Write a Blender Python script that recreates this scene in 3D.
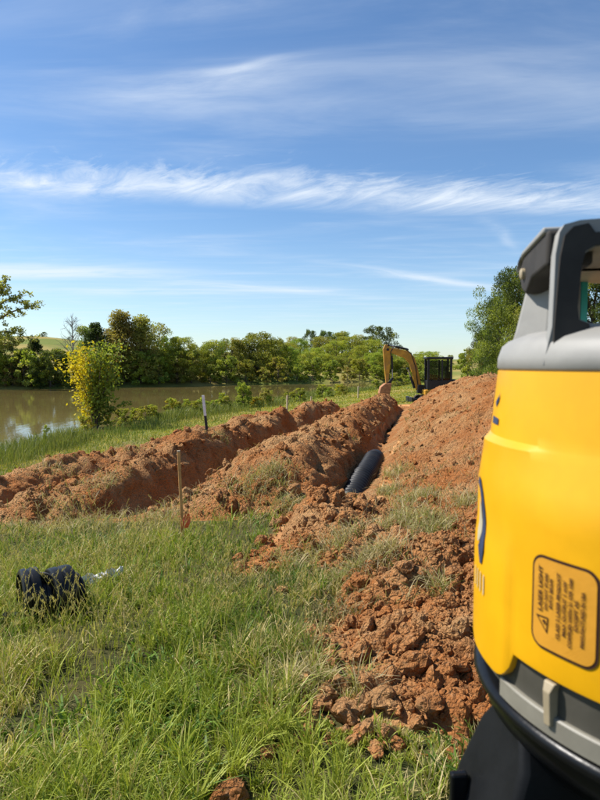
import bpy, bmesh, math, random
import numpy as np
from mathutils import Vector, Matrix

R = math.radians
for o in list(bpy.data.objects):
    bpy.data.objects.remove(o)
scene = bpy.context.scene
COL = scene.collection

# ------------------------------------------------------------------ camera
CAM_Z = 1.6
PITCH = math.atan(35 / 600)
cam_d = bpy.data.cameras.new('camera')
cam_d.sensor_fit = 'VERTICAL'
cam_d.sensor_height = 36.0
cam_d.lens = 27.0
cam_d.clip_start = 0.02
cam_d.clip_end = 5000
cam_d.dof.use_dof = True
cam_d.dof.focus_distance = 8.0
cam_d.dof.aperture_fstop = 23.0
cam = bpy.data.objects.new('camera', cam_d)
cam.location = (0, 0, CAM_Z)
cam.rotation_euler = (math.pi / 2 - PITCH, 0, 0)
COL.objects.link(cam)
scene.camera = cam

# ------------------------------------------------------------------ sky, sun, exposure
SUN_AZ, SUN_EL = -76.0, 49.0          # degrees from +Y (clockwise positive), elevation
SUNV = Vector((math.sin(R(SUN_AZ)) * math.cos(R(SUN_EL)), math.cos(R(SUN_AZ)) * math.cos(R(SUN_EL)), math.sin(R(SUN_EL))))
world = bpy.data.worlds.new('World')
scene.world = world
world.use_nodes = True


class NT:
    """tiny node-tree helper"""
    def __init__(self, tree):
        self.t = tree
        self.l = tree.links

    def n(self, typ, **kw):
        nd = self.t.nodes.new(typ)
        for k, v in kw.items():
            setattr(nd, k, v)
        return nd

    def put(self, sock, v):
        if isinstance(v, (int, float)):
            sock.default_value = v
        elif isinstance(v, (tuple, list)):
            sock.default_value = v
        else:
            self.l.new(v, sock)

    def m(self, op, a, b=None, c=None, clamp=False):
        nd = self.n('ShaderNodeMath', operation=op)
        nd.use_clamp = clamp
        self.put(nd.inputs[0], a)
        if b is not None:
            self.put(nd.inputs[1], b)
        if c is not None:
            self.put(nd.inputs[2], c)
        return nd.outputs[0]

    def mix(self, f, a, b, blend='MIX'):
        nd = self.n('ShaderNodeMix', data_type='RGBA', blend_type=blend)
        self.put(nd.inputs[0], f)
        self.put(nd.inputs[6], a)
        self.put(nd.inputs[7], b)
        return nd.outputs[2]

    def noise(self, vec, scale, detail=4, rough=0.55, dist=0.0):
        nd = self.n('ShaderNodeTexNoise')
        if vec is not None:
            self.put(nd.inputs['Vector'], vec)
        nd.inputs['Scale'].default_value = scale
        nd.inputs['Detail'].default_value = detail
        nd.inputs['Roughness'].default_value = rough
        nd.inputs['Distortion'].default_value = dist
        return nd.outputs['Fac']

    def ramp(self, f, a, b):
        nd = self.n('ShaderNodeMapRange', interpolation_type='SMOOTHSTEP')
        self.put(nd.inputs[0], f)
        self.put(nd.inputs[1], a)
        self.put(nd.inputs[2], b)
        return nd.outputs[0]

    def xyz(self, x, y, z):
        nd = self.n('ShaderNodeCombineXYZ')
        self.put(nd.inputs[0], x)
        self.put(nd.inputs[1], y)
        self.put(nd.inputs[2], z)
        return nd.outputs[0]


def build_world():
    t = world.node_tree
    for nd in list(t.nodes):
        t.nodes.remove(nd)
    w = NT(t)
    out = w.n('ShaderNodeOutputWorld')
    bg = w.n('ShaderNodeBackground')
    bg.inputs['Strength'].default_value = 0.092
    sky = w.n('ShaderNodeTexSky', sky_type='NISHITA')
    sky.sun_disc = False
    sky.sun_elevation = R(SUN_EL)
    sky.sun_rotation = R(SUN_AZ) % (2 * math.pi)
    sky.altitude = 200
    sky.air_density = 1.0
    sky.dust_density = 0.35
    sky.ozone_density = 1.0
    tc = w.n('ShaderNodeTexCoord')
    sp = w.n('ShaderNodeSeparateXYZ')
    w.l.new(tc.outputs['Generated'], sp.inputs[0])
    z = w.m('MAXIMUM', sp.outputs[2], 0.03)
    xp = w.m('DIVIDE', sp.outputs[0], z)
    yp = w.m('DIVIDE', sp.outputs[1], z)
    # warp so that nothing is ruler straight
    warp = w.m('MULTIPLY', w.m('SUBTRACT', w.noise(w.xyz(xp, yp, 3.1), 0.7, 3), 0.5), 0.5)
    ypw = w.m('ADD', yp, warp)
    # long feathered cirrus band
    v = w.m('SUBTRACT', w.m('ADD', w.m('MULTIPLY', xp, 0.13), 3.56), ypw)      # >0 is the upper, feathered side
    fx = w.m('SUBTRACT', xp, w.m('MULTIPLY', v, w.m('ADD', 0.25, w.m('MULTIPLY', w.noise(w.xyz(xp, 0.0, 5.0), 0.8, 2), 0.9))))
    fn = w.noise(w.xyz(w.m('MULTIPLY', fx, 4.5), w.m('MULTIPLY', v, 2.4), 0.0), 1.0, 7, 0.66, 0.5)
    big = w.noise(w.xyz(w.m('MULTIPLY', xp, 0.9), w.m('MULTIPLY', v, 0.8), 7.0), 1.0, 3)
    wid = w.m('ADD', 0.20, w.m('MULTIPLY', w.ramp(fn, 0.30, 0.75), 0.62))
    up = w.m('SUBTRACT', 1.0, w.ramp(w.m('DIVIDE', v, wid), 0.0, 1.0))
    lo = w.ramp(v, -0.45, 0.08)
    band = w.m('MULTIPLY', w.m('MULTIPLY', up, lo), w.m('ADD', 0.10, w.m('MULTIPLY', w.ramp(w.noise(w.xyz(w.m('MULTIPLY', fx, 3.4), w.m('MULTIPLY', v, 2.0), 4.0), 1.0, 7, 0.66, 0.6), 0.22, 0.75), 1.0)))
    band = w.m('MULTIPLY', band, w.ramp(big, 0.15, 0.5))
    total = w.m('MULTIPLY', band, 0.95)

    def streak(cx, cy, ang, L, W, s, nscale=5.0, seed=0.0, thr=(0.35, 0.75)):
        nonlocal total
        ca, sa = math.cos(R(ang)), math.sin(R(ang))
        dx = w.m('SUBTRACT', xp, cx)
        dy = w.m('SUBTRACT', ypw, cy)
        a = w.m('ADD', w.m('MULTIPLY', dx, ca), w.m('MULTIPLY', dy, sa))
        b = w.m('SUBTRACT', w.m('MULTIPLY', dy, ca), w.m('MULTIPLY', dx, sa))
        e = w.m('ADD', w.m('POWER', w.m('ABSOLUTE', w.m('DIVIDE', a, L)), 2.0), w.m('POWER', w.m('ABSOLUTE', w.m('DIVIDE', b, W)), 2.0))
        g = w.m('EXPONENT', w.m('MULTIPLY', e, -1.0))
        nz = w.noise(w.xyz(w.m('MULTIPLY', a, nscale * 0.3), w.m('MULTIPLY', b, nscale), seed), 1.0, 6, 0.6, 0.4)
        total = w.m('ADD', total, w.m('MULTIPLY', w.m('MULTIPLY', g, w.ramp(nz, *thr)), s))
    streak(-0.34, 2.16, -10, 0.36, 0.11, 0.50, 5, 1.0, (0.25, 0.8))
    streak(-0.20, 2.05, -14, 0.16, 0.03, 0.60, 6, 2.0, (0.2, 0.7))
    streak(-0.45, 2.28, -4, 0.5, 0.16, 0.25, 4, 11.0)
    streak(0.55, 2.1, -14, 1.0, 0.22, 0.13, 4, 3.0, (0.25, 0.8))
    streak(0.95, 2.3, 0, 0.6, 0.35, 0.20, 2, 4.0, (0.2, 0.8))
    streak(-0.25, 1.75, -20, 0.35, 0.10, 0.22, 5, 5.0)
    streak(-2.75, 6.55, -1, 1.1, 0.42, 0.75, 2.2, 6.0, (0.2, 0.55))
    streak(-2.2, 8.2, 0, 1.8, 0.6, 0.45, 1.8, 8.0, (0.25, 0.7))
    streak(1.55, 7.1, 40, 1.3, 0.16, 0.62, 2.0, 9.0, (0.2, 0.6))
    streak(-0.35, 8.0, 30, 1.4, 0.35, 0.5, 2.0, 10.0, (0.2, 0.7))
    streak(1.55, 4.7, 62, 0.55, 0.05, 0.30, 3.0, 12.0, (0.2, 0.6))
    streak(-2.6, 5.1, 10, 1.2, 0.2, 0.2, 2.5, 13.0)
    # thin veil everywhere
    veil = w.noise(w.xyz(w.m('MULTIPLY', w.m('ADD', xp, w.m('MULTIPLY', yp, 0.3)), 0.7), w.m('MULTIPLY', yp, 1.9), 2.0), 1.0, 6, 0.6, 0.5)
    total = w.m('ADD', total, w.m('MULTIPLY', w.ramp(veil, 0.40, 0.85), 0.26))
    # milky air near the horizon
    total = w.m('ADD', total, w.m('MULTIPLY', w.m('SUBTRACT', 1.0, w.ramp(sp.outputs[2], 0.0, 0.26)), 0.16))
    total = w.m('MINIMUM', total, 0.95)
    hs = w.n('ShaderNodeHueSaturation')
    hs.inputs['Saturation'].default_value = 1.10
    w.l.new(sky.outputs[0], hs.inputs['Color'])
    blue = w.mix(1.0, hs.outputs[0], (0.88, 1.01, 1.13, 1), 'MULTIPLY')
    colr = w.mix(total, blue, (6.6, 7.2, 7.9, 1))
    w.l.new(colr, bg.inputs[0])
    w.l.new(bg.outputs[0], out.inputs[0])


build_world()
sun_d = bpy.data.lights.new('sun', 'SUN')
sun_d.energy = 5.0
sun_d.angle = R(0.53)
sun_d.color = (1.0, 0.955, 0.89)
sun = bpy.data.objects.new('sun', sun_d)
sun.rotation_euler = SUNV.to_track_quat('Z', 'Y').to_euler()
sun.location = (-30, 20, 60)
COL.objects.link(sun)
vs = scene.view_settings
vs.view_transform = 'Standard'
vs.look = 'None'
vs.exposure = 0.56
vs.gamma = 1.0
vs.use_curve_mapping = False
scene.render.engine = 'CYCLES'
scene.cycles.use_denoising = True
scene.cycles.max_bounces = 6
scene.cycles.diffuse_bounces = 3
scene.cycles.transparent_max_bounces = 8

rng = np.random.default_rng(11)
random.seed(5)


# ------------------------------------------------------------------ noise
def _h(ix, iy, seed):
    n = (ix.astype(np.int64) * 374761393 + iy.astype(np.int64) * 668265263 + seed * 1442695041) & 0xFFFFFFFF
    n = ((n ^ (n >> 13)) * 1274126177) & 0xFFFFFFFF
    n = ((n ^ (n >> 16)) * 2246822519) & 0xFFFFFFFF
    return ((n ^ (n >> 15)) & 0xFFFFFF) / float(0xFFFFFF)


def vnoise(x, y, seed=0):
    x = np.asarray(x, float); y = np.asarray(y, float)
    ix = np.floor(x); iy = np.floor(y)
    fx = x - ix; fy = y - iy
    fx = fx * fx * (3 - 2 * fx); fy = fy * fy * (3 - 2 * fy)
    a = _h(ix, iy, seed); b = _h(ix + 1, iy, seed); c = _h(ix, iy + 1, seed); d = _h(ix + 1, iy + 1, seed)
    return (a + (b - a) * fx) * (1 - fy) + (c + (d - c) * fx) * fy


def fbm(x, y, octv=4, seed=0, gain=0.5):
    s = 0; a = 1.0; tot = 0
    for k in range(octv):
        s = s + a * (vnoise(x * 2 ** k + 17.3 * k, y * 2 ** k - 9.1 * k, seed + k) * 2 - 1)
        tot += a
        a *= gain
    return s / tot


def lumps(x, y, seed=0):
    """rounded clod relief: 1 on top of a lump, 0 in the gap between lumps"""
    x = np.asarray(x, float); y = np.asarray(y, float)
    ix = np.floor(x); iy = np.floor(y)
    best = np.full(np.shape(x), 9.0)
    for dx in (-1, 0, 1):
        for dy in (-1, 0, 1):
            jx = ix + dx; jy = iy + dy
            px = jx + _h(jx, jy, seed); py = jy + _h(jx, jy, seed + 51)
            rr = 0.55 + 0.6 * _h(jx, jy, seed + 77)
            best = np.minimum(best, np.hypot(x - px, y - py) / rr)
    return np.sqrt(np.clip(1 - best * best, 0, 1))


def sstep(a, b, x):
    t = np.clip((x - a) / (b - a), 0, 1)
    return t * t * (3 - 2 * t)


# ------------------------------------------------------------------ terrain functions
ZW = -1.9                                     # pond level


def st(x, y):
    return x * 0.98 - y * 0.199, x * 0.199 + y * 0.98


def xy(s, t):
    return s * 0.98 + t * 0.199, -s * 0.199 + t * 0.98


def shore_s(y):
    return np.interp(y, [-50, 40, 65, 91, 115, 140, 400], [-16.2, -15.9, -12.8, -5.0, 4.0, 30, 200])


def far_y(x):
    return np.interp(x, [-200, -60, -40, 0, 15, 60], [70, 84, 88, 112, 126, 132])


TRENCH = [  # s centre, half width, depth, t start, t end
    (-0.90, 0.25, 0.66, 6.6, 33.0),
    (-3.55, 0.30, 0.62, 6.5, 30.0),
    (-5.62, 0.24, 0.38, 3.0, 27.0),
]


def base_ground(x, y):
    s, t = st(x, y)
    yl = np.clip(y - 3, 0, 37)
    b = np.where(s < 0, 0.06 * (s + 1), 0.06 + 0.11 * np.clip(s, 0, 40)) - 0.02 * yl
    S = shore_s(y)
    k = sstep(0.0, 1.0, np.clip((s - S) / 11.5, 0, 1)) * 0.65 + 0.35 * np.clip((s - S) / 11.5, 0, 1)
    near = (ZW + 0.06) * (1 - k) + b * k
    near = near + np.clip((y - 60) / 100, 0, 1) * np.clip(s - S, 0, 60) * 0.03
    fy = far_y(x)
    df = y - fy
    hill = np.interp(x / np.maximum(y, 20), [-0.6, -0.42, -0.3, -0.1, 0.1, 0.25, 0.6], [0.085, 0.085, 0.06, 0.045, 0.05, 0.03, 0.05])
    far = ZW + 0.05 + 0.9 * sstep(0, 5, df) + hill * np.clip(df, 0, 170) + 0.006 * np.clip(df - 170, 0, 2000)
    d1 = S - s
    d2 = fy - y
    inside = np.minimum(d1, d2)
    bed = ZW - np.clip(inside * 0.25, 0, 1.6) - 0.02
    land = np.where(d2 < 0, np.where(d1 < 0, np.maximum(near, far), far), near)
    land = np.where((d2 < 0) & (d1 < 0), near * (1 - sstep(0, 30, -d2)) + np.maximum(near, far) * sstep(0, 30, -d2), land)
    z = np.where(inside > 0, bed, land)
    amp = np.interp(np.hypot(x, y), [0, 20, 80, 300], [0.05, 0.10, 0.25, 1.2])
    z = z + np.where(inside > -0.5, 0, amp * fbm(x * 0.35, y * 0.35, 4, 3) * 0.6)
    return z


def trench_cut(x, y):
    s, t = st(x, y)
    cut = np.zeros(np.shape(x))
    for k, (sc, hw, dep, t0, t1) in enumerate(TRENCH):
        wob = 0.10 * fbm(t * 0.6, 0 * t + 4.2 * k, 3, 20 + k)
        edge = 0.06 * fbm(s * 5, t * 5, 3, 30 + k)
        u = np.abs(s - sc - wob) + edge
        prof = 1 - sstep(hw - 0.02, hw + 0.11, u)
        end = sstep(t0, t0 + 0.7, t) * (1 - sstep(t1 - 1, t1, t))
        floor = dep + 0.07 * fbm(s * 4, t * 3, 3, 40 + k)
        cut = np.maximum(cut, prof * end * floor)
    return cut


MOUND = {  # s crest, width left, width right, height, t0, ramp, t1
    'A': (-1.80, 1.36, 0.60, 0.52, 6.4, 2.8, 33.0),
    'B': (-4.22, 1.30, 0.34, 0.49, 6.2, 3.4, 31.0),
    'C': (-6.45, 0.75, 0.62, 0.34, 3.0, 3.0, 27.0),
    'F': (-0.72, 0.62, 0.55, 0.16, 4.5, 1.6, 7.05),
    'R': (2.25, 2.75, 3.4, 1.12, 2.3, 8.5, 35.0),
}


def mound_raw(key, x, y):
    """height of a spoil bank above the ground; negative outside it"""
    s, t = st(x, y)
    sc, wl, wr, h, t0, rl, t1 = MOUND[key]
    sd = ord(key)
    wob = 0.22 * fbm(t * 0.45, 0 * t, 3, sd)
    edge = 0.16 * fbm(s * 1.6, t * 1.6, 3, sd + 5)
    u = np.where(s < sc + wob, (sc + wob - s) / wl, (s - sc - wob) / wr) + edge * (0.35 if key == 'R' else 0.6)
    pw = 1.15 if key == 'R' else 1.5
    prof = 1 - np.abs(u) ** pw
    prof = np.where(u < 0, 1, prof)
    te = t + 0.35 * fbm(s * 1.2, t * 0.4, 3, sd + 9)
    if key == 'R':
        ramp = 0.16 * sstep(t0, t0 + 0.25, te) + 0.84 * np.clip((te - t0) / rl, 0, 1) ** 0.9
    else:
        ramp = np.clip((te - t0) / rl, 0, 1) ** 0.6
    ramp = ramp * (1 - sstep(t1 - min(3, 0.35 * (t1 - t0)), t1, te))
    var = 0.62 + 0.45 * fbm(t * 0.6 + 3, s * 0.3, 3, sd + 2) + (0.55 * lumps(s * 0.45 + 3, t * 0.62, sd + 12) if key != 'R' else 0.38)
    hh = h * var * prof * ramp - 0.05 * (1 - np.clip(ramp * 4, 0, 1)) - np.where(te < t0, (t0 - te) * 0.5, 0) - np.where(te > t1, (te - t1) * 0.5, 0)
    return hh


def mound_h(key, x, y):
    hh = mound_raw(key, x, y)
    s, t = st(x, y)
    sd = ord(key) + 100
    inside = sstep(-0.02, 0.10, hh)
    rough = np.interp(t, [2, 5, 9], [1.15, 1.0, 0.9]) if key == 'R' else 1.25
    d = 0.14 * fbm(x * 1.7, y * 1.7, 3, sd) + 0.105 * (lumps(x * 3.6, y * 3.6, sd + 3) - 0.4) * (0.5 + 0.7 * vnoise(x * 1.3, y * 1.3, sd + 6)) \
        + 0.062 * (lumps(x * 9, y * 9, sd + 4) - 0.4) + 0.032 * (lumps(x * 20, y * 20, sd + 5) - 0.4) + 0.008 * fbm(x * 40, y * 40, 2, sd + 8)
    hh = hh + inside * rough * d
    if key == 'R':
        # collapsed hole with an overhanging rim, beside the trench end
        q = np.hypot((s + 0.04) / 0.20, (t - 4.15) / 0.15) + 0.25 * fbm(x * 9, y * 9, 2, 71)
        hh = hh - 0.42 * (1 - sstep(0.80, 1.0, q)) + 0.11 * np.exp(-((np.hypot((s + 0.10) / 0.36, (t - 4.12) / 0.34) - 0.9) / 0.35) ** 2) * (s < 0.25)
    return hh


def ground_z(x, y):
    x = np.asarray(x, float); y = np.asarray(y, float)
    z = base_ground(x, y)
    nearm = (np.abs(x) < 15) & (y > 0.5) & (y < 45)
    if np.any(nearm):
        c = np.zeros(np.shape(z))
        c[nearm] = trench_cut(x[nearm], y[nearm])
        z = z - c
        z[nearm] += 0.012 * fbm(x[nearm] * 6, y[nearm] * 6, 3, 8)
    return z


def dirt_mask(x, y):
    """1 where the soil is laid bare"""
    s, t = st(x, y)
    m = np.zeros(np.shape(x))
    for k in MOUND:
        m = np.maximum(m, sstep(-0.05, 0.04, mound_raw(k, x, y)) if k == 'R' else sstep(-0.10, 0.03, mound_raw(k, x, y)))
    for (sc, hw, dep, t0, t1) in TRENCH:
        e = 0.22 * fbm(x * 2, y * 2, 3, 61)
        m = np.maximum(m, (1 - sstep(hw + 0.10, hw + 0.40, np.abs(s - sc) + e)) * sstep(t0 - 0.5, t0 + 0.2, t) * (1 - sstep(t1, t1 + 2, t)))
    # trampled, half bare ground between the lines
    tr = sstep(0.05, 0.4, fbm(x * 1.1, y * 1.1, 4, 90)) * sstep(6.5, 9, t) * (1 - sstep(28, 34, t)) * sstep(-7.4, -6.6, s) * (1 - sstep(-0.2, 0.2, s))
    m = np.maximum(m, 0.75 * tr)
    front = np.exp(-(((s + 0.75) / 0.55) ** 2)) * sstep(3.6, 5.6, t) * (1 - sstep(7, 8, t)) * sstep(-0.25, 0.3, fbm(x * 2.3, y * 2.3, 3, 91))
    return np.clip(np.maximum(m, front), 0, 1)


# ------------------------------------------------------------------ mesh helpers
MATS = {}


def mesh_np(name, V, F, colors=None, fattr=None, smooth=False):
    """V (n,3); F (m,k) array of one face size or list of such arrays"""
    me = bpy.data.meshes.new(name)
    if not isinstance(F, list):
        F = [F]
    me.vertices.add(len(V))
    me.vertices.foreach_set('co', np.asarray(V, np.float32).ravel())
    nl = sum(f.size for f in F)
    me.loops.add(nl)
    me.loops.foreach_set('vertex_index', np.concatenate([f.ravel() for f in F]).astype(np.int32))
    npoly = sum(len(f) for f in F)
    me.polygons.add(npoly)
    tot = np.concatenate([np.full(len(f), f.shape[1]) for f in F])
    start = np.concatenate([[0], np.cumsum(tot)[:-1]])
    me.polygons.foreach_set('loop_start', start.astype(np.int32))
    me.polygons.foreach_set('loop_total', tot.astype(np.int32))
    me.polygons.foreach_set('use_smooth', np.full(npoly, smooth))
    if colors is not None:
        a = me.attributes.new('col', 'FLOAT_COLOR', 'POINT')
        c = np.ones((len(V), 4), np.float32)
        c[:, :3] = colors
        a.data.foreach_set('color', c.ravel())
    if fattr is not None:
        for k, v in fattr.items():
            a = me.attributes.new(k, 'FLOAT', 'POINT')
            a.data.foreach_set('value', np.asarray(v, np.float32))
    me.update(calc_edges=True)
    me.validate()
    return me


class MB:
    """collects simple solids into ONE mesh"""
    def __init__(self):
        self.v = []
        self.f = []

    def add(self, V, F, M=None):
        o = len(self.v)
        for p in V:
            p = Vector(p)
            self.v.append(M @ p if M is not None else p)
        self.f += [tuple(i + o for i in f) for f in F]
        return self

    def box(self, c, s, rot=None):
        M = Matrix.Translation(c)
        if rot is not None:
            M = M @ rot.to_4x4()
        V = [(x * s[0] / 2, y * s[1] / 2, z * s[2] / 2) for x in (-1, 1) for y in (-1, 1) for z in (-1, 1)]
        F = [(0, 1, 3, 2), (4, 6, 7, 5), (0, 4, 5, 1), (2, 3, 7, 6), (0, 2, 6, 4), (1, 5, 7, 3)]
        return self.add(V, F, M)

    def tube(self, path, rad, n=8, cap=True):
        path = [Vector(p) for p in path]
        if isinstance(rad, (int, float)):
            rad = [rad] * len(path)
        V = []
        up = Vector((0.137, 0.21, 0.968))
        for i, p in enumerate(path):
            d = (path[min(i + 1, len(path) - 1)] - path[max(i - 1, 0)]).normalized()
            a = d.cross(up)
            if a.length < 1e-3:
                a = d.cross(Vector((1, 0, 0)))
            a.normalize()
            b = d.cross(a)
            for k in range(n):
                q = 2 * math.pi * k / n
                V.append(p + (a * math.cos(q) + b * math.sin(q)) * rad[i])
        F = []
        for i in range(len(path) - 1):
            for k in range(n):
                k2 = (k + 1) % n
                F.append((i * n + k, i * n + k2, (i + 1) * n + k2, (i + 1) * n + k))
        if cap:
            F.append(tuple(range(n)))
            F.append(tuple((len(path) - 1) * n + k for k in reversed(range(n))))
        return self.add(V, F)

    def lathe(self, prof, n=48, a0=0.0, a1=2 * math.pi, c=(0, 0), closed=False):
        full = abs(a1 - a0 - 2 * math.pi) < 1e-6
        m = n if full else n + 1
        V = []
        for k in range(m):
            q = a0 + (a1 - a0) * k / n
            for (r, z) in prof:
                V.append((c[0] + r * math.cos(q), c[1] + r * math.sin(q), z))
        L = len(prof)
        F = []
        jn = L if closed else L - 1
        for k in range(n):
            k2 = (k + 1) % m
            for j in range(jn):
                j2 = (j + 1) % L
                F.append((k * L + j, k2 * L + j, k2 * L + j2, k * L + j2))
        if closed and not full:
            F.append(tuple(range(L)))
            F.append(tuple((m - 1) * L + j for j in reversed(range(L))))
        return self.add(V, F)

    def prism(self, poly, w, M=None):
        """poly in x-z, thickness w along y"""
        n = len(poly)
        V = [(x, -w / 2, z) for x, z in poly] + [(x, w / 2, z) for x, z in poly]
        F = [tuple(range(n)), tuple(range(2 * n - 1, n - 1, -1))]
        F += [(i, i + n, (i + 1) % n + n, (i + 1) % n) for i in range(n)]
        return self.add(V, F, M)

    def build(self, name, mat, parent=None, smooth=False, bevel=0.0, seg=2, angle=40):
        me = bpy.data.meshes.new(name)
        me.from_pydata([tuple(v) for v in self.v], [], self.f)
        bm = bmesh.new()
        bm.from_mesh(me)
        bmesh.ops.recalc_face_normals(bm, faces=bm.faces)
        bm.to_mesh(me)
        bm.free()
        o = link(name, me, mat, parent)
        if smooth:
            me.polygons.foreach_set('use_smooth', [True] * len(me.polygons))
            try:
                me.set_sharp_from_angle(angle=R(angle))
            except Exception:
                pass
        if bevel:
            md = o.modifiers.new('bevel', 'BEVEL')
            md.width = bevel
            md.segments = seg
            md.limit_method = 'ANGLE'
        return o


def link(name, me, mat, parent=None):
    o = bpy.data.objects.new(name, me)
    if mat is not None and me is not None and len(me.materials) == 0:
        me.materials.append(MATS[mat])
    COL.objects.link(o)
    if parent is not None:
        o.parent = parent
    return o


def tag(o, label=None, cat=None, group=None, kind=None):
    if label:
        o['label'] = label
    if cat:
        o['category'] = cat
    if group:
        o['group'] = group
    if kind:
        o['kind'] = kind
    return o


def empty(name, loc, rz=0.0):
    o = bpy.data.objects.new(name, None)
    o.empty_display_size = 0.1
    o.location = loc
    o.rotation_euler = (0, 0, rz)
    COL.objects.link(o)
    return o


def gz(x, y):
    return float(ground_z(np.array([x]), np.array([y]))[0])


def top_z(x, y):
    x = np.atleast_1d(np.asarray(x, float)); y = np.atleast_1d(np.asarray(y, float))
    b = base_ground(x, y)
    z = ground_z(x, y)
    for k in MOUND:
        z = np.maximum(z, b + mound_h(k, x, y))
    return z


# ------------------------------------------------------------------ materials
def mat_new(name):
    m = bpy.data.materials.new(name)
    m.use_nodes = True
    t = m.node_tree
    for nd in list(t.nodes):
        t.nodes.remove(nd)
    w = NT(t)
    out = w.n('ShaderNodeOutputMaterial')
    MATS[name] = m
    return m, w, out


def principled(w, out, col, rough=0.6, spec=0.4, metal=0.0, bump=None, **kw):
    p = w.n('ShaderNodeBsdfPrincipled')
    w.put(p.inputs['Base Color'], col if not (isinstance(col, tuple) and len(col) == 3) else (*col, 1))
    w.put(p.inputs['Roughness'], rough)
    w.put(p.inputs['Metallic'], metal)
    w.put(p.inputs['Specular IOR Level'], spec)
    for k, v in kw.items():
        w.put(p.inputs[k], v)
    if bump is not None:
        h, st_, di = bump
        b = w.n('ShaderNodeBump')
        b.inputs['Strength'].default_value = st_
        b.inputs['Distance'].default_value = di
        w.put(b.inputs['Height'], h)
        w.l.new(b.outputs[0], p.inputs['Normal'])
    w.l.new(p.outputs[0], out.inputs[0])
    return p


def simple(name, col, rough=0.5, spec=0.4, metal=0.0, var=0.15, scale=20.0, dust=None, bumps=0.1, bd=0.001):
    m, w, out = mat_new(name)
    tc = w.n('ShaderNodeTexCoord').outputs['Object']
    nz = w.noise(tc, scale, 5, 0.6)
    f = w.ramp(nz, 0.3, 0.75)
    dark = tuple(c * (1 - var) for c in col) + (1,)
    lite = tuple(min(1, c * (1 + var)) for c in col) + (1,)
    c = w.mix(f, dark, lite)
    if dust:
        d = w.ramp(w.noise(tc, scale * 0.4, 6, 0.65), dust[1], dust[1] + 0.2)
        c = w.mix(w.m('MULTIPLY', d, dust[2]), c, (*dust[0], 1))
    r = w.m('ADD', rough - 0.06, w.m('MULTIPLY', nz, 0.14))
    principled(w, out, c, r, spec, metal, (w.noise(tc, scale * 6, 4), bumps, bd))
    return m


def soil_colour(w, pos):
    a = w.noise(pos, 1.1, 5, 0.6)
    b = w.noise(pos, 7.0, 5, 0.65)
    c = w.noise(pos, 45.0, 3, 0.6)
    col = w.mix(w.ramp(a, 0.35, 0.68), (0.43, 0.165, 0.050, 1), (0.54, 0.305, 0.130, 1))
    col = w.mix(w.m('MULTIPLY', w.ramp(b, 0.50, 0.72), 0.65), col, (0.21, 0.090, 0.036, 1))
    col = w.mix(w.m('MULTIPLY', w.ramp(b, 0.48, 0.30), 0.55), col, (0.52, 0.165, 0.038, 1))
    col = w.mix(w.m('MULTIPLY', w.ramp(c, 0.52, 0.75), 0.40), col, (0.60, 0.40, 0.22, 1))
    return col, b, c


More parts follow.
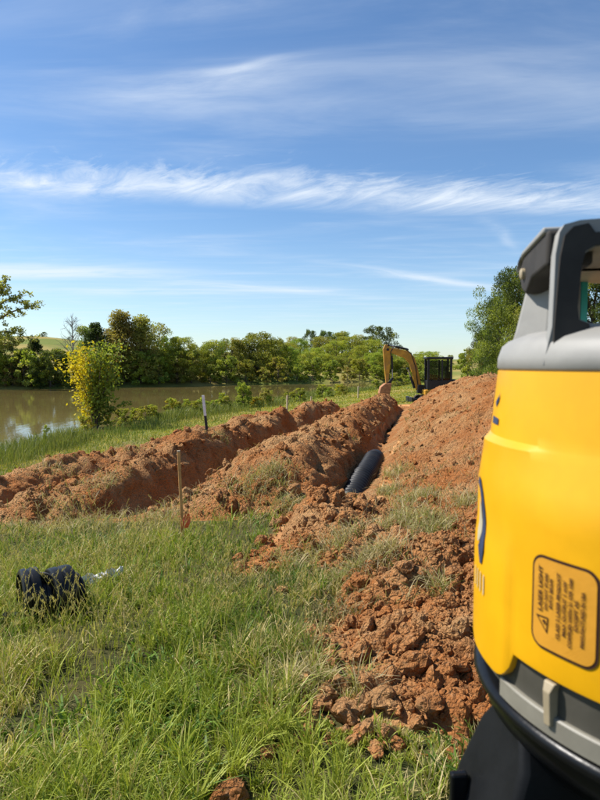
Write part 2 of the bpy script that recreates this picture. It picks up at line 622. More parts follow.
def build_materials():
    # bare clay
    m, w, out = mat_new('clay')
    pos = w.n('ShaderNodeNewGeometry').outputs['Position']
    col, b, c = soil_colour(w, pos)
    h = w.m('ADD', w.m('MULTIPLY', w.noise(pos, 60.0, 6, 0.7), 1.0), w.m('MULTIPLY', w.noise(pos, 18.0, 4, 0.6), 1.5))
    wob = w.n('ShaderNodeVectorMath', operation='ADD')
    w.l.new(pos, wob.inputs[0])
    w.l.new(w.xyz(w.m('MULTIPLY', w.noise(pos, 25.0, 3), 0.05), w.m('MULTIPLY', w.noise(pos, 31.0, 3), 0.05), 0.0), wob.inputs[1])
    for sc_, am in ((26.0, 1.0), (62.0, 0.55)):
        vo = w.n('ShaderNodeTexVoronoi', feature='F1')
        vo.inputs['Scale'].default_value = sc_
        w.l.new(wob.outputs[0], vo.inputs['Vector'])
        h = w.m('SUBTRACT', h, w.m('MULTIPLY', w.m('POWER', vo.outputs['Distance'], 1.6), am * 1.6))
    principled(w, out, col, 0.95, 0.1, 0, (h, 1.0, 0.030))
    # ground sheet: turf soil / clay by attribute, meadow far away
    m, w, out = mat_new('ground')
    pos = w.n('ShaderNodeNewGeometry').outputs['Position']
    col, b, c = soil_colour(w, pos)
    at = w.n('ShaderNodeAttribute', attribute_name='dirt').outputs['Fac']
    g1 = w.noise(pos, 2.2, 5, 0.65)
    g2 = w.noise(pos, 30.0, 4, 0.6)
    g3 = w.noise(pos, 0.05, 4, 0.55)
    turf = w.mix(w.ramp(g1, 0.35, 0.7), (0.050, 0.058, 0.018, 1), (0.10, 0.085, 0.032, 1))
    turf = w.mix(w.m('MULTIPLY', w.ramp(g2, 0.5, 0.75), 0.5), turf, (0.17, 0.125, 0.06, 1))
    sp = w.n('ShaderNodeSeparateXYZ')
    w.l.new(pos, sp.inputs[0])
    mead = w.mix(w.ramp(g3, 0.35, 0.65), (0.15, 0.175, 0.036, 1), (0.31, 0.235, 0.075, 1))
    turf = w.mix(w.ramp(sp.outputs[1], 9.0, 32.0), turf, mead)
    col = w.mix(w.ramp(w.m('ADD', at, w.m('MULTIPLY', w.m('SUBTRACT', g2, 0.5), 0.5)), 0.3, 0.6), turf, col)
    h = w.m('ADD', w.noise(pos, 60.0, 6, 0.7), w.m('MULTIPLY', w.noise(pos, 14.0, 4, 0.6), 1.5))
    principled(w, out, col, 0.95, 0.1, 0, (h, 0.9, 0.018))
    # pond
    m, w, out = mat_new('pond')
    pos = w.n('ShaderNodeNewGeometry').outputs['Position']
    mp = w.n('ShaderNodeMapping')
    mp.inputs['Scale'].default_value = (1.0, 0.35, 1.0)
    w.l.new(pos, mp.inputs[0])
    h = w.m('ADD', w.noise(mp.outputs[0], 3.0, 3, 0.5), w.m('MULTIPLY', w.noise(mp.outputs[0], 0.5, 2, 0.5), 1.5))
    col = w.mix(w.ramp(w.noise(pos, 0.06, 3), 0.35, 0.65), (0.150, 0.118, 0.038, 1), (0.185, 0.142, 0.048, 1))
    principled(w, out, col, 0.04, 0.5, 0, (h, 0.16, 0.03), IOR=1.33)

    def foliage(name, transl=0.35, hue=0.04):
        m, w, out = mat_new(name)
        at = w.n('ShaderNodeAttribute', attribute_name='col').outputs['Color']
        oi = w.n('ShaderNodeObjectInfo').outputs['Random']
        hsv = w.n('ShaderNodeHueSaturation')
        w.put(hsv.inputs['Hue'], w.m('ADD', 0.5 - hue * 0.5, w.m('MULTIPLY', oi, hue)))
        w.put(hsv.inputs['Value'], w.m('ADD', 0.85, w.m('MULTIPLY', oi, 0.3)))
        w.l.new(at, hsv.inputs['Color'])
        p = w.n('ShaderNodeBsdfPrincipled')
        w.l.new(hsv.outputs[0], p.inputs['Base Color'])
        p.inputs['Roughness'].default_value = 0.55
        p.inputs['Specular IOR Level'].default_value = 0.25
        tr = w.n('ShaderNodeBsdfTranslucent')
        w.l.new(w.mix(1.0, hsv.outputs[0], (1.15, 1.2, 0.6, 1), 'MULTIPLY'), tr.inputs[0])
        ms = w.n('ShaderNodeMixShader')
        ms.inputs[0].default_value = transl
        w.l.new(p.outputs[0], ms.inputs[1])
        w.l.new(tr.outputs[0], ms.inputs[2])
        w.l.new(ms.outputs[0], out.inputs[0])
    foliage('leaf', 0.48, 0.05)
    foliage('grass', 0.30, 0.0)
    simple('bark', (0.14, 0.105, 0.075), 0.9, 0.1, 0, 0.35, 12, bumps=0.8, bd=0.02)
    simple('bark_grey', (0.26, 0.24, 0.21), 0.9, 0.1, 0, 0.25, 12, bumps=0.6, bd=0.02)
    # laser level and tripod
    simple('yellow_shell', (0.71, 0.352, 0.003), 0.36, 0.45, 0, 0.06, 26, dust=((0.42, 0.21, 0.05), 0.53, 0.38), bumps=0.06, bd=0.0006)
    simple('grey_casting', (0.275, 0.265, 0.24), 0.55, 0.4, 0, 0.10, 30, dust=((0.40, 0.30, 0.18), 0.60, 0.45), bumps=0.2, bd=0.0005)
    simple('grey_dark_band', (0.062, 0.057, 0.044), 0.5, 0.4, 0, 0.15, 40, dust=((0.30, 0.20, 0.10), 0.58, 0.5), bumps=0.2, bd=0.0005)
    simple('grey_light_band', (0.20, 0.185, 0.145), 0.5, 0.4, 0, 0.12, 40, dust=((0.35, 0.24, 0.12), 0.62, 0.5), bumps=0.2, bd=0.0005)
    simple('beige_clip', (0.33, 0.265, 0.165), 0.5, 0.4, 0, 0.1, 60)
    simple('black_gloss', (0.006, 0.0063, 0.007), 0.30, 0.22, 0, 0.3, 40, dust=((0.25, 0.18, 0.11), 0.68, 0.18), bumps=0.15, bd=0.0008)
    simple('black_plastic', (0.008, 0.0085, 0.009), 0.50, 0.12, 0, 0.3, 30, dust=((0.22, 0.17, 0.12), 0.60, 0.25), bumps=0.2, bd=0.0006)
    simple('cage_dark', (0.042, 0.037, 0.032), 0.7, 0.2, 0, 0.2, 40, dust=((0.30, 0.22, 0.13), 0.62, 0.3))  # dark tone of the cage's front panels and side bars
    simple('aluminium_leg', (0.55, 0.56, 0.55), 0.45, 0.5, 0.3, 0.1, 20)
    simple('turquoise', (0.05, 0.42, 0.36), 0.2, 0.5, 0, 0.1, 20)
    simple('print_blue', (0.030, 0.045, 0.095), 0.45, 0.4, 0, 0.1, 80)
    simple('print_grey', (0.42, 0.38, 0.26), 0.45, 0.4, 0, 0.1, 80)
    simple('print_brown', (0.040, 0.016, 0.010), 0.5, 0.3, 0, 0.1, 80)
    simple('label_paper', (0.58, 0.265, 0.022), 0.45, 0.4, 0, 0.05, 60)
    # pipes, stakes
    simple('pipe_black', (0.009, 0.0095, 0.010), 0.36, 0.35, 0, 0.3, 6, dust=((0.30, 0.17, 0.09), 0.62, 0.4), bumps=0.1, bd=0.002)
    simple('pipe_dusty', (0.012, 0.0122, 0.013), 0.50, 0.30, 0, 0.3, 4, dust=((0.26, 0.17, 0.10), 0.55, 0.45), bumps=0.15, bd=0.002)
    simple('plastic_white', (0.62, 0.61, 0.57), 0.5, 0.4, 0, 0.12, 9, dust=((0.4, 0.27, 0.15), 0.6, 0.5))
    simple('stake_wood', (0.56, 0.29, 0.10), 0.8, 0.2, 0, 0.3, 9, bumps=0.5, bd=0.003)
    simple('stake_pale', (0.52, 0.42, 0.29), 0.8, 0.2, 0, 0.25, 9)
    simple('stake_white', (0.72, 0.72, 0.70), 0.5, 0.4, 0, 0.1, 9)
    simple('stake_dark', (0.030, 0.032, 0.030), 0.6, 0.3, 0, 0.2, 9)
    simple('ribbon', (0.80, 0.16, 0.05), 0.5, 0.3, 0, 0.1, 20)
    # excavator
    simple('machine_yellow', (0.52, 0.26, 0.022), 0.5, 0.4, 0, 0.25, 3, dust=((0.30, 0.16, 0.07), 0.46, 0.65))
    simple('machine_black', (0.016, 0.016, 0.017), 0.5, 0.4, 0, 0.3, 3, dust=((0.2, 0.12, 0.07), 0.6, 0.3))
    simple('machine_steel', (0.40, 0.40, 0.40), 0.3, 0.5, 0.8, 0.1, 8)
    simple('bucket_rust', (0.36, 0.16, 0.075), 0.75, 0.3, 0, 0.3, 5, dust=((0.45, 0.24, 0.11), 0.45, 0.6))
    simple('track_rubber', (0.030, 0.027, 0.024), 0.8, 0.2, 0, 0.3, 6, dust=((0.32, 0.16, 0.07), 0.48, 0.6))
    m, w, out = mat_new('cab_glass')
    gl = w.n('ShaderNodeBsdfGlossy'); gl.inputs['Roughness'].default_value = 0.03
    tr = w.n('ShaderNodeBsdfTransparent'); tr.inputs[0].default_value = (0.55, 0.60, 0.58, 1)
    ms = w.n('ShaderNodeMixShader')
    fr = w.n('ShaderNodeFresnel'); fr.inputs[0].default_value = 1.45
    w.l.new(fr.outputs[0], ms.inputs[0]); w.l.new(tr.outputs[0], ms.inputs[1]); w.l.new(gl.outputs[0], ms.inputs[2])
    w.l.new(ms.outputs[0], out.inputs[0])


build_materials()


# ------------------------------------------------------------------ ground sheet, pond
def axis(lo, hi, fine0, fine1, step, grow):
    a = list(np.arange(fine0, fine1 + 1e-6, step))
    d = step
    while a[-1] < hi:
        d *= grow
        a.append(a[-1] + d)
    d = step
    b = [fine0]
    while b[-1] > lo:
        d *= grow
        b.append(b[-1] - d)
    return np.array(sorted(set(b[1:] + a)))


def grid_faces(nx, ny):
    i = np.arange(nx - 1)[None, :] + np.arange(ny - 1)[:, None] * nx
    i = i.ravel()
    return np.stack([i, i + 1, i + 1 + nx, i + nx], 1)


def build_ground():
    xs = axis(-700, 700, -5.5, 3.0, 0.05, 1.055)
    ys = axis(-120, 1400, 2.0, 14.0, 0.05, 1.035)
    X, Y = np.meshgrid(xs, ys)
    Z = ground_z(X.ravel(), Y.ravel())
    x, y = X.ravel(), Y.ravel()
    D = np.zeros(len(x))
    nm = (np.abs(x) < 14) & (y > 0) & (y < 40)
    D[nm] = dirt_mask(x[nm], y[nm])
    cz = np.zeros(len(x)); cz[nm] = trench_cut(x[nm], y[nm])
    rag = sstep(0.05, 0.2, cz)
    x = x + rag * 0.10 * fbm(y * 5, Z * 7, 3, 15) + rag * 0.04 * fbm(y * 16, Z * 18, 2, 16)
    me = mesh_np('ground', np.stack([x, y, Z], 1), grid_faces(len(xs), len(ys)), fattr={'dirt': D}, smooth=True)
    tag(link('ground', me, 'ground'), kind='structure')
    # pond sheet, its rim runs under the banks
    px = np.array([-260, 80.0]); py = np.array([-40.0, 145.0])
    V = [(px[0], py[0], ZW), (px[1], py[0], ZW), (px[1], py[1], ZW), (px[0], py[1], ZW)]
    # right-hand rim follows the near shore so the sheet stays under the land
    ysr = np.linspace(-40, 145, 60)
    srr = shore_s(ysr) + 0.8
    xr = (srr + ysr * 0.199) / 0.98
    xr = np.minimum(xr, 70)
    V = [(-260, yy, ZW) for yy in ysr] + [(xx, yy, ZW) for xx, yy in zip(xr, ysr)]
    n = len(ysr)
    F = np.array([(i, i + n, i + n + 1, i + 1) for i in range(n - 1)])
    me = mesh_np('pond', np.array(V), F)
    tag(link('pond', me, 'pond'), kind='structure')


build_ground()


# ------------------------------------------------------------------ spoil banks
def clod_mesh(name, seed, sub):
    bm = bmesh.new()
    bmesh.ops.create_icosphere(bm, subdivisions=sub, radius=1.0)
    r = np.random.default_rng(seed)
    ax = r.normal(size=(7, 3)); ax /= np.linalg.norm(ax, axis=1)[:, None]
    cut = r.uniform(0.5, 0.9, 7)
    cc = r.normal(size=(26, 3)); cc /= np.linalg.norm(cc, axis=1)[:, None]
    ch = r.uniform(-0.24, 0.14, 26)
    st3 = r.uniform(0.72, 1.2, 3)
    for v in bm.verts:
        p = np.array(v.co)
        d = 1.0
        for a, c in zip(ax, cut):          # broken faces
            q = p @ a
            if q > c:
                d = min(d, c / q + 0.05)
        dist = np.linalg.norm(cc - p, axis=1)
        i = np.argsort(dist)[:2]
        gap = min(1.0, (dist[i[1]] - dist[i[0]]) / 0.16)          # crumbs stuck together, creases between
        d += ch[i[0]] * (0.4 + 0.6 * gap) - 0.10 * (1 - gap) + r.uniform(-0.035, 0.035) * (3.0 if sub < 2 else 1.0)
        v.co = Vector(p * d * st3)
        v.co.z *= 0.78
    me = bpy.data.meshes.new(name)
    bm.to_mesh(me)
    bm.free()
    me.materials.append(MATS['clay'])
    return me


CLOD_BIG = [clod_mesh('clod', 100 + k, 3) for k in range(7)]
CLOD_SMALL = []
for k in range(12):
    me = clod_mesh('crumb', 200 + k, 2 if k < 3 else 1)
    V = np.array([v.co for v in me.vertices]); F = np.array([p.vertices for p in me.polygons])
    CLOD_SMALL.append((V, F))
    bpy.data.meshes.remove(me)


def rot_rand(r):
    q = r.normal(size=4); q /= np.linalg.norm(q)
    w_, x, y, z = q
    return np.array([[1 - 2 * (y * y + z * z), 2 * (x * y - z * w_), 2 * (x * z + y * w_)],
                     [2 * (x * y + z * w_), 1 - 2 * (x * x + z * z), 2 * (y * z - x * w_)],
                     [2 * (x * z - y * w_), 2 * (y * z + x * w_), 1 - 2 * (x * x + y * y)]])


def crumbs(name, pts, sizes, parent=None):
    Vs, Fs, o = [], [], 0
    for (p, s) in zip(pts, sizes):
        V, F = CLOD_SMALL[rng.integers(3) if s > 0.026 else 3 + rng.integers(9)]
        W = (V * s) @ rot_rand(rng).T + p
        Vs.append(W); Fs.append(F + o); o += len(V)
    me = mesh_np(name, np.concatenate(Vs), np.concatenate(Fs))
    ob = link(name, me, 'clay', parent)
    tag(ob, kind='stuff')
    return ob


MLAB = {
    'R': ('high orange clay spoil bank rising to the right of the open trench', 'dirt bank'),
    'A': ('orange clay spoil ridge directly left of the trench holding the black pipe', 'dirt bank'),
    'F': ('low heap of broken clods and torn turf at the near trench end', 'dirt bank'),
    'B': ('steep brown clay heap behind the wooden stake with orange ribbon', 'dirt bank'),
    'C': ('low brown soil ridge nearest to the pond, at the left edge', 'dirt bank'),
}
MOBJ = {}


def build_mounds():
    for key, (sc, wl, wr, h, t0, rl, t1) in MOUND.items():
        if key == 'R':
            ss = np.concatenate([np.arange(sc - wl - 0.5, 1.6, 0.028), np.arange(1.6, sc + wr + 0.4, 0.10)])
        else:
            ss = np.arange(sc - wl - 0.5, sc + wr + 0.5, 0.036)
        tt = [t0 - 0.6]
        while tt[-1] < t1 + 0.5:
            tt.append(tt[-1] + np.interp(tt[-1], [3, 7, 16, 35], [0.024, 0.032, 0.075, 0.16]))
        tt = np.array(tt)
        S, T = np.meshgrid(ss, tt)
        x, y = xy(S.ravel(), T.ravel())
        hh = mound_h(key, x, y)
        keep_h = np.maximum(hh, -0.35)
        z = base_ground(x, y) + keep_h
        # roughen sideways too so clods overhang a little
        k = sstep(0.0, 0.08, hh)
        x = x + k * 0.045 * fbm(x * 9, y * 9, 3, 7)
        y = y + k * 0.045 * fbm(x * 9 + 50, y * 9, 3, 8)
        # steep faces get ragged sideways, not only up and down
        e = 0.04
        sl = np.abs(mound_raw(key, x + e, y) - mound_raw(key, x - e, y)) / (2 * e)
        ks = k * sstep(0.75, 1.3, sl)
        x = x + ks * (0.16 * fbm(y * 3.0, z * 4.5, 3, 17) + 0.06 * fbm(y * 12, z * 13, 2, 18))
        F = grid_faces(len(ss), len(tt))
        ok = (hh[F] > -0.22).any(1)
        F = F[ok]
        used = np.unique(F)
        mp = np.zeros(len(x), int); mp[used] = np.arange(len(used))
        me = mesh_np('spoil_bank', np.stack([x, y, z], 1)[used], mp[F], smooth=True)
        o = link('spoil_bank', me, 'clay')
        tag(o, MLAB[key][0], MLAB[key][1], 'banks of dug soil along the trenches')
        MOBJ[key] = o
        # clods one can pick out, then the crumbs
        big = {'R': 230, 'A': 90, 'B': 90, 'C': 50, 'F': 90}[key]
        n = {'R': 16000, 'A': 5200, 'B': 4600, 'C': 1800, 'F': 2600}[key]
        m = n * 5
        tr = t0 + (t1 - t0) * rng.random(m) ** (3.0 if key == 'R' else 1.7)
        sr = rng.uniform(sc - wl - 0.25, min(sc + wr, 2.6) + 0.2, m)
        if key == 'R':          # most of them broken out at the near end
            half = m // 3
            tr[:half] = rng.uniform(t0, 5.2, half)
            sr[:half] = rng.uniform(-0.6, 0.95, half)
            q_ = rng.permutation(m)
            tr, sr = tr[q_], sr[q_]
        cx, cy = xy(sr, tr)
        mh = mound_raw(key, cx, cy)
        g = trench_cut(cx, cy)
        acc = (mh > -0.07) & (rng.random(m) < np.where(mh < 0.02, 0.35, 0.75)) & (g < 0.1)
        cx, cy = cx[acc][:n], cy[acc][:n]
        cz = top_z(cx, cy)
        dist = np.hypot(cx, cy)
        size = 0.0085 * (1 - rng.random(len(cx))) ** -0.50
        size = np.clip(size, 0.0085, 0.060) * np.interp(dist, [3, 10, 30], [1.0, 1.2, 1.8])
        P = np.stack([cx, cy, cz + size * 0.25], 1)
        order = np.argsort(-size / dist)
        b = order[:big]
        for i in b:
            s = size[i] * rng.uniform(1.0, 1.35)
            c = link('dirt_clod', CLOD_BIG[rng.integers(7)], None, o)
            c.location = P[i]
            c.rotation_euler = (rng.uniform(0, 6), rng.uniform(0, 6), rng.uniform(0, 6))
            c.scale = (s * rng.uniform(.8, 1.25), s * rng.uniform(.8, 1.25), s * rng.uniform(.75, 1.1))
        rest = order[big:]
        crumbs('soil_crumbs', P[rest], size[rest] * 0.8, o)


build_mounds()


CLOD_AT = []


def place_clod(x, y, s, label, sq=(1, 1, 1), sink=0.35):
    c = link('dirt_clod', CLOD_BIG[rng.integers(7)], None)
    c.location = (x, y, float(top_z(x, y)[0]) + s * sink)
    c.rotation_euler = (rng.uniform(-.4, .4), rng.uniform(-.4, .4), rng.uniform(0, 6))
    c.scale = (s * sq[0], s * sq[1], s * sq[2])
    CLOD_AT.append((x, y, s))
    tag(c, label, 'dirt clod', 'loose clods lying in the front grass')


def pix(px, py, dz=0.0):
    """ground point seen at a pixel of the photograph (z = dz)"""
    a = (px - 300) / 600; b = (400 - py) / 600
    dy = math.cos(PITCH) + b * math.sin(PITCH); dzv = -math.sin(PITCH) + b * math.cos(PITCH)
    t = (dz - CAM_Z) / dzv
    return a * t, dy * t


for (px, py, s, lab) in [
    (232, 796, 0.085, 'large orange clod cut by the bottom edge, in the grass'),
    (268, 756, 0.038, 'small orange clod alone in the grass above the bottom edge clod'),
    (374, 758, 0.050, 'flat tan clod in the grass below the big front clods'),
    (398, 752, 0.040, 'tan clod just right of the flat tan clod in front'),
    (398, 566, 0.20, 'flat turf covered slab overhanging the sunken hole in the right bank'),
    (345, 722, 0.080, 'biggest rugged clod at the front left corner of the right bank'),
    (322, 708, 0.060, 'bright orange clod at the far left tip of the right bank'),
    (372, 700, 0.085, 'pale orange clod right of the biggest front clod'),
    (412, 690, 0.080, 'rounded clod in the middle of the front row of clods'),
    (430, 728, 0.085, 'reddest clod at the front, beside the black tripod bracket'),
    (455, 700, 0.075, 'clod left of the tripod bracket, above the reddest clod'),
    (395, 724, 0.055, 'small clod between the pale orange and the reddest clod'),
    (282, 584, 0.050, 'brown clod in the grass left of the sunken hole'),
    (262, 578, 0.040, 'leftmost brown clod in the grass beside the sunken hole'),
    (214, 632, 0.035, 'lone brown clod half buried in the middle of the grass'),
]:
    x, y = pix(px, py, 0.03)
    place_clod(x, y, s, lab, (rng.uniform(.95, 1.2), rng.uniform(.8, 1.1), rng.uniform(.7, .95)))


# ------------------------------------------------------------------ corrugated pipe in the trench
def corrugated(path_fn, L, r0, amp, pitch, n=28, per=6):
    """tube with rounded ribs along path_fn(d) -> Vector, open wall thickness at the ends"""
    m = int(L / pitch * per)
    path = [path_fn(L * i / m) for i in range(m + 1)]
    rad = [r0 + amp * (0.5 + 0.5 * math.cos(2 * math.pi * (i / per))) ** 0.6 for i in range(m + 1)]
    mb = MB()
    mb.tube(path, rad, n, cap=False)
    mb.tube(path, [r - 0.012 for r in rad], n, cap=False)
    a, b = 0, (m + 1) * n
    for k in range(n):
        k2 = (k + 1) % n
        mb.f.append((k, k2, b + k2, b + k))
        e = m * n
        mb.f.append((e + k, e + k2, b + e + k2, b + e + k))
    return mb


def build_pipe():
    def path(d):
        t = 7.35 + d * 0.985
        s = -0.96 + 0.07 * math.sin((t - 8) * 0.6)
        x, y = xy(s, t)
        z = float(np.interp(t, [7.35, 8.2, 9.5, 11.5, 13.0], [-0.62, -0.30, -0.20, -0.22, -0.40]))
        return Vector((x, y, z))
    o = corrugated(path, 5.2, 0.138, 0.050, 0.125).build('drain_pipe', 'pipe_dusty', smooth=True, angle=60)
    tag(o, 'black corrugated drain pipe lying in the open trench', 'pipe')


build_pipe()


def build_coupling():
    x, y = pix(52, 598, 0.0)
    z = gz(x, y)
    root = empty('pipe_coupling', (x, y, z), R(8))
    tag(root, 'black corrugated plastic pipe coupling lying in the left grass', 'pipe fitting')

    def drum(name, xc, L, r, tilt, yoff=0.0, lip=True):
        # short wide-ribbed barrel with its axis along local x
        prof = [(r * 0.90, -L / 2), (r * 0.985, -L / 2 + 0.010), (r, -L * 0.32), (r, -L * 0.12), (r * 0.955, -L * 0.08), (r * 0.955, L * 0.02), (r, L * 0.06), (r, L * 0.32), (r * 0.985, L / 2 - 0.010), (r * 0.90, L / 2),
                (r * 0.80, L / 2), (r * 0.80, -L / 2)]
        mb = MB().lathe(prof, 40, closed=True)
        M = Matrix.Translation((xc, yoff, r * 0.92)) @ Matrix.Rotation(tilt, 4, 'Z') @ Matrix.Rotation(math.pi / 2, 4, 'Y')
        mb.v = [M @ v for v in mb.v]
        return mb.build(name, 'pipe_black', root, smooth=True, angle=35)
    drum('barrel', -0.145, 0.125, 0.172, R(26))
    drum('neck', -0.05, 0.10, 0.135, R(24), -0.01)
    drum('barrel', 0.055, 0.155, 0.172, R(34), 0.01)
    drum('neck', 0.145, 0.05, 0.14, R(36), 0.05)
    # locking flange between the barrels
    mb = MB().lathe([(0.10, -0.008), (0.165, -0.008), (0.168, 0.0), (0.165, 0.008), (0.10, 0.008)], 40, closed=True)
    M = Matrix.Translation((-0.035, -0.045, 0.15)) @ Matrix.Rotation(R(62), 4, 'Z') @ Matrix.Rotation(math.pi / 2, 4, 'Y')
    mb.v = [M @ v for v in mb.v]
    mb.build('flange', 'pipe_black', root, smooth=True, angle=35)
    # loose strap end in the grass
    mb = MB()
    for i in range(8):
        a = i / 7
        mb.box((-0.22 - 0.17 * a, -0.07 - 0.05 * math.sin(a * 3), 0.05 + 0.02 * math.sin(a * 9)), (0.035, 0.05, 0.006), Matrix.Rotation(0.4 * math.sin(i), 3, 'Y'))
    mb.build('strap', 'pipe_black', root)
    # crumpled white plastic behind it
    x2, y2 = pix(97, 574, 0.0)
    z2 = gz(x2, y2)
    n, m = 26, 9
    V, F = [], []
    for i in range(n):
        for j in range(m):
            a = i / (n - 1); b = j / (m - 1)
            ang = b * math.pi
            rr = 0.034 + 0.022 * math.sin(a * 17 + j) * math.sin(a * 7) + 0.010 * rng.uniform(-1, 1)
            V.append((x2 - 0.14 + 0.30 * a + 0.004 * rng.uniform(-1, 1), y2 - 0.06 + 0.17 * a + rr * math.cos(ang), z2 + 0.075 + 0.035 * a + rr * math.sin(ang) * 1.3 - 0.02))
    for i in range(n - 1):
        for j in range(m - 1):
            F.append((i * m + j, i * m + j + 1, (i + 1) * m + j + 1, (i + 1) * m + j))
    me = bpy.data.meshes.new('plastic_bag')
    me.from_pydata(V, [], F)
    o = link('plastic_bag', me, 'plastic_white')
    sd = o.modifiers.new('solid', 'SOLIDIFY'); sd.thickness = 0.004
    tag(o, 'crumpled white plastic strip lying behind the black pipe coupling', 'plastic')


build_coupling()


# ------------------------------------------------------------------ survey stakes
def stake(x, y, h, w, m_low, m_top, split, label, lean=(0, 0), ribbon=False, point=True, rz=0.3, z=None):
    zb = float(top_z(x, y)[0]) if z is None else z
    root = empty('survey_stake', (x, y, zb), rz)
    tag(root, label, 'stake', 'survey stakes along the trenches')
    lx, ly = lean

    def seg(a, b, mat, name):
        mb = MB()
        V = []
        for q in (a, b):
            for sx, sy in ((-1, -1), (1, -1), (1, 1), (-1, 1)):
                V.append((sx * w / 2 + lx * q, sy * w * 0.36 + ly * q, q))
        mb.add(V, [(0, 1, 2, 3), (4, 7, 6, 5), (0, 4, 5, 1), (1, 5, 6, 2), (2, 6, 7, 3), (3, 7, 4, 0)])
        return mb.build(name, mat, root, bevel=0.002)
    seg(-0.12, h * split, m_low, 'shaft')
    if split < 1:
        seg(h * split, h, m_top, 'painted_top')
    if ribbon:
        mb = MB()
        n = 7
        for s0, ph in ((0.03, 0.0), (0.015, 1.7)):
            V, F = [], []
            for i in range(n):
                a = i / (n - 1)
                q = 0.31 - 0.14 * a
                V.append((lx * q + s0 + 0.02 * math.sin(a * 5 + ph), ly * q - 0.03 - 0.012 * math.cos(a * 6 + ph), q))
                V.append((lx * q + s0 + 0.035 + 0.015 * math.sin(a * 4 + ph), ly * q - 0.03 + 0.01 * math.sin(a * 7), q))
            for i in range(n - 1):
                F.append((2 * i, 2 * i + 1, 2 * i + 3, 2 * i + 2))
            mb.add(V, F)
        o = mb.build('ribbon', 'ribbon', root)
        sd = o.modifiers.new('solid', 'SOLIDIFY'); sd.thickness = 0.0015
    return root


x, y = pix(183, 536, -0.05)
stake(x, y, 0.92, 0.028, 'stake_wood', 'stake_pale', 0.985, 'bare wooden stake with orange ribbon near its base in the grass', (-0.035, 0), True)
x, y = -2.05, 13.2
stake(x, y, 0.86, 0.055, 'stake_dark', 'stake_white', 0.48, 'leaning white topped stake with dark lower half on the heap', (-0.10, 0.0), rz=0)
for (px, py, dz, h, lab) in [(287, 415, -1.05, 1.05, 'pale wooden stake on the grass strip, nearest of the far three'),
                             (311, 408, -1.2, 0.75, 'short pale stake on the grass strip, middle of the far three'),
                             (358, 401, -1.15, 0.95, 'pale wooden stake farthest away, left of the excavator bucket')]:
    x, y = pix(px, py, dz)
    stake(x, y, h, 0.085, 'stake_pale', 'stake_pale', 0.97, lab, (0.02, 0))


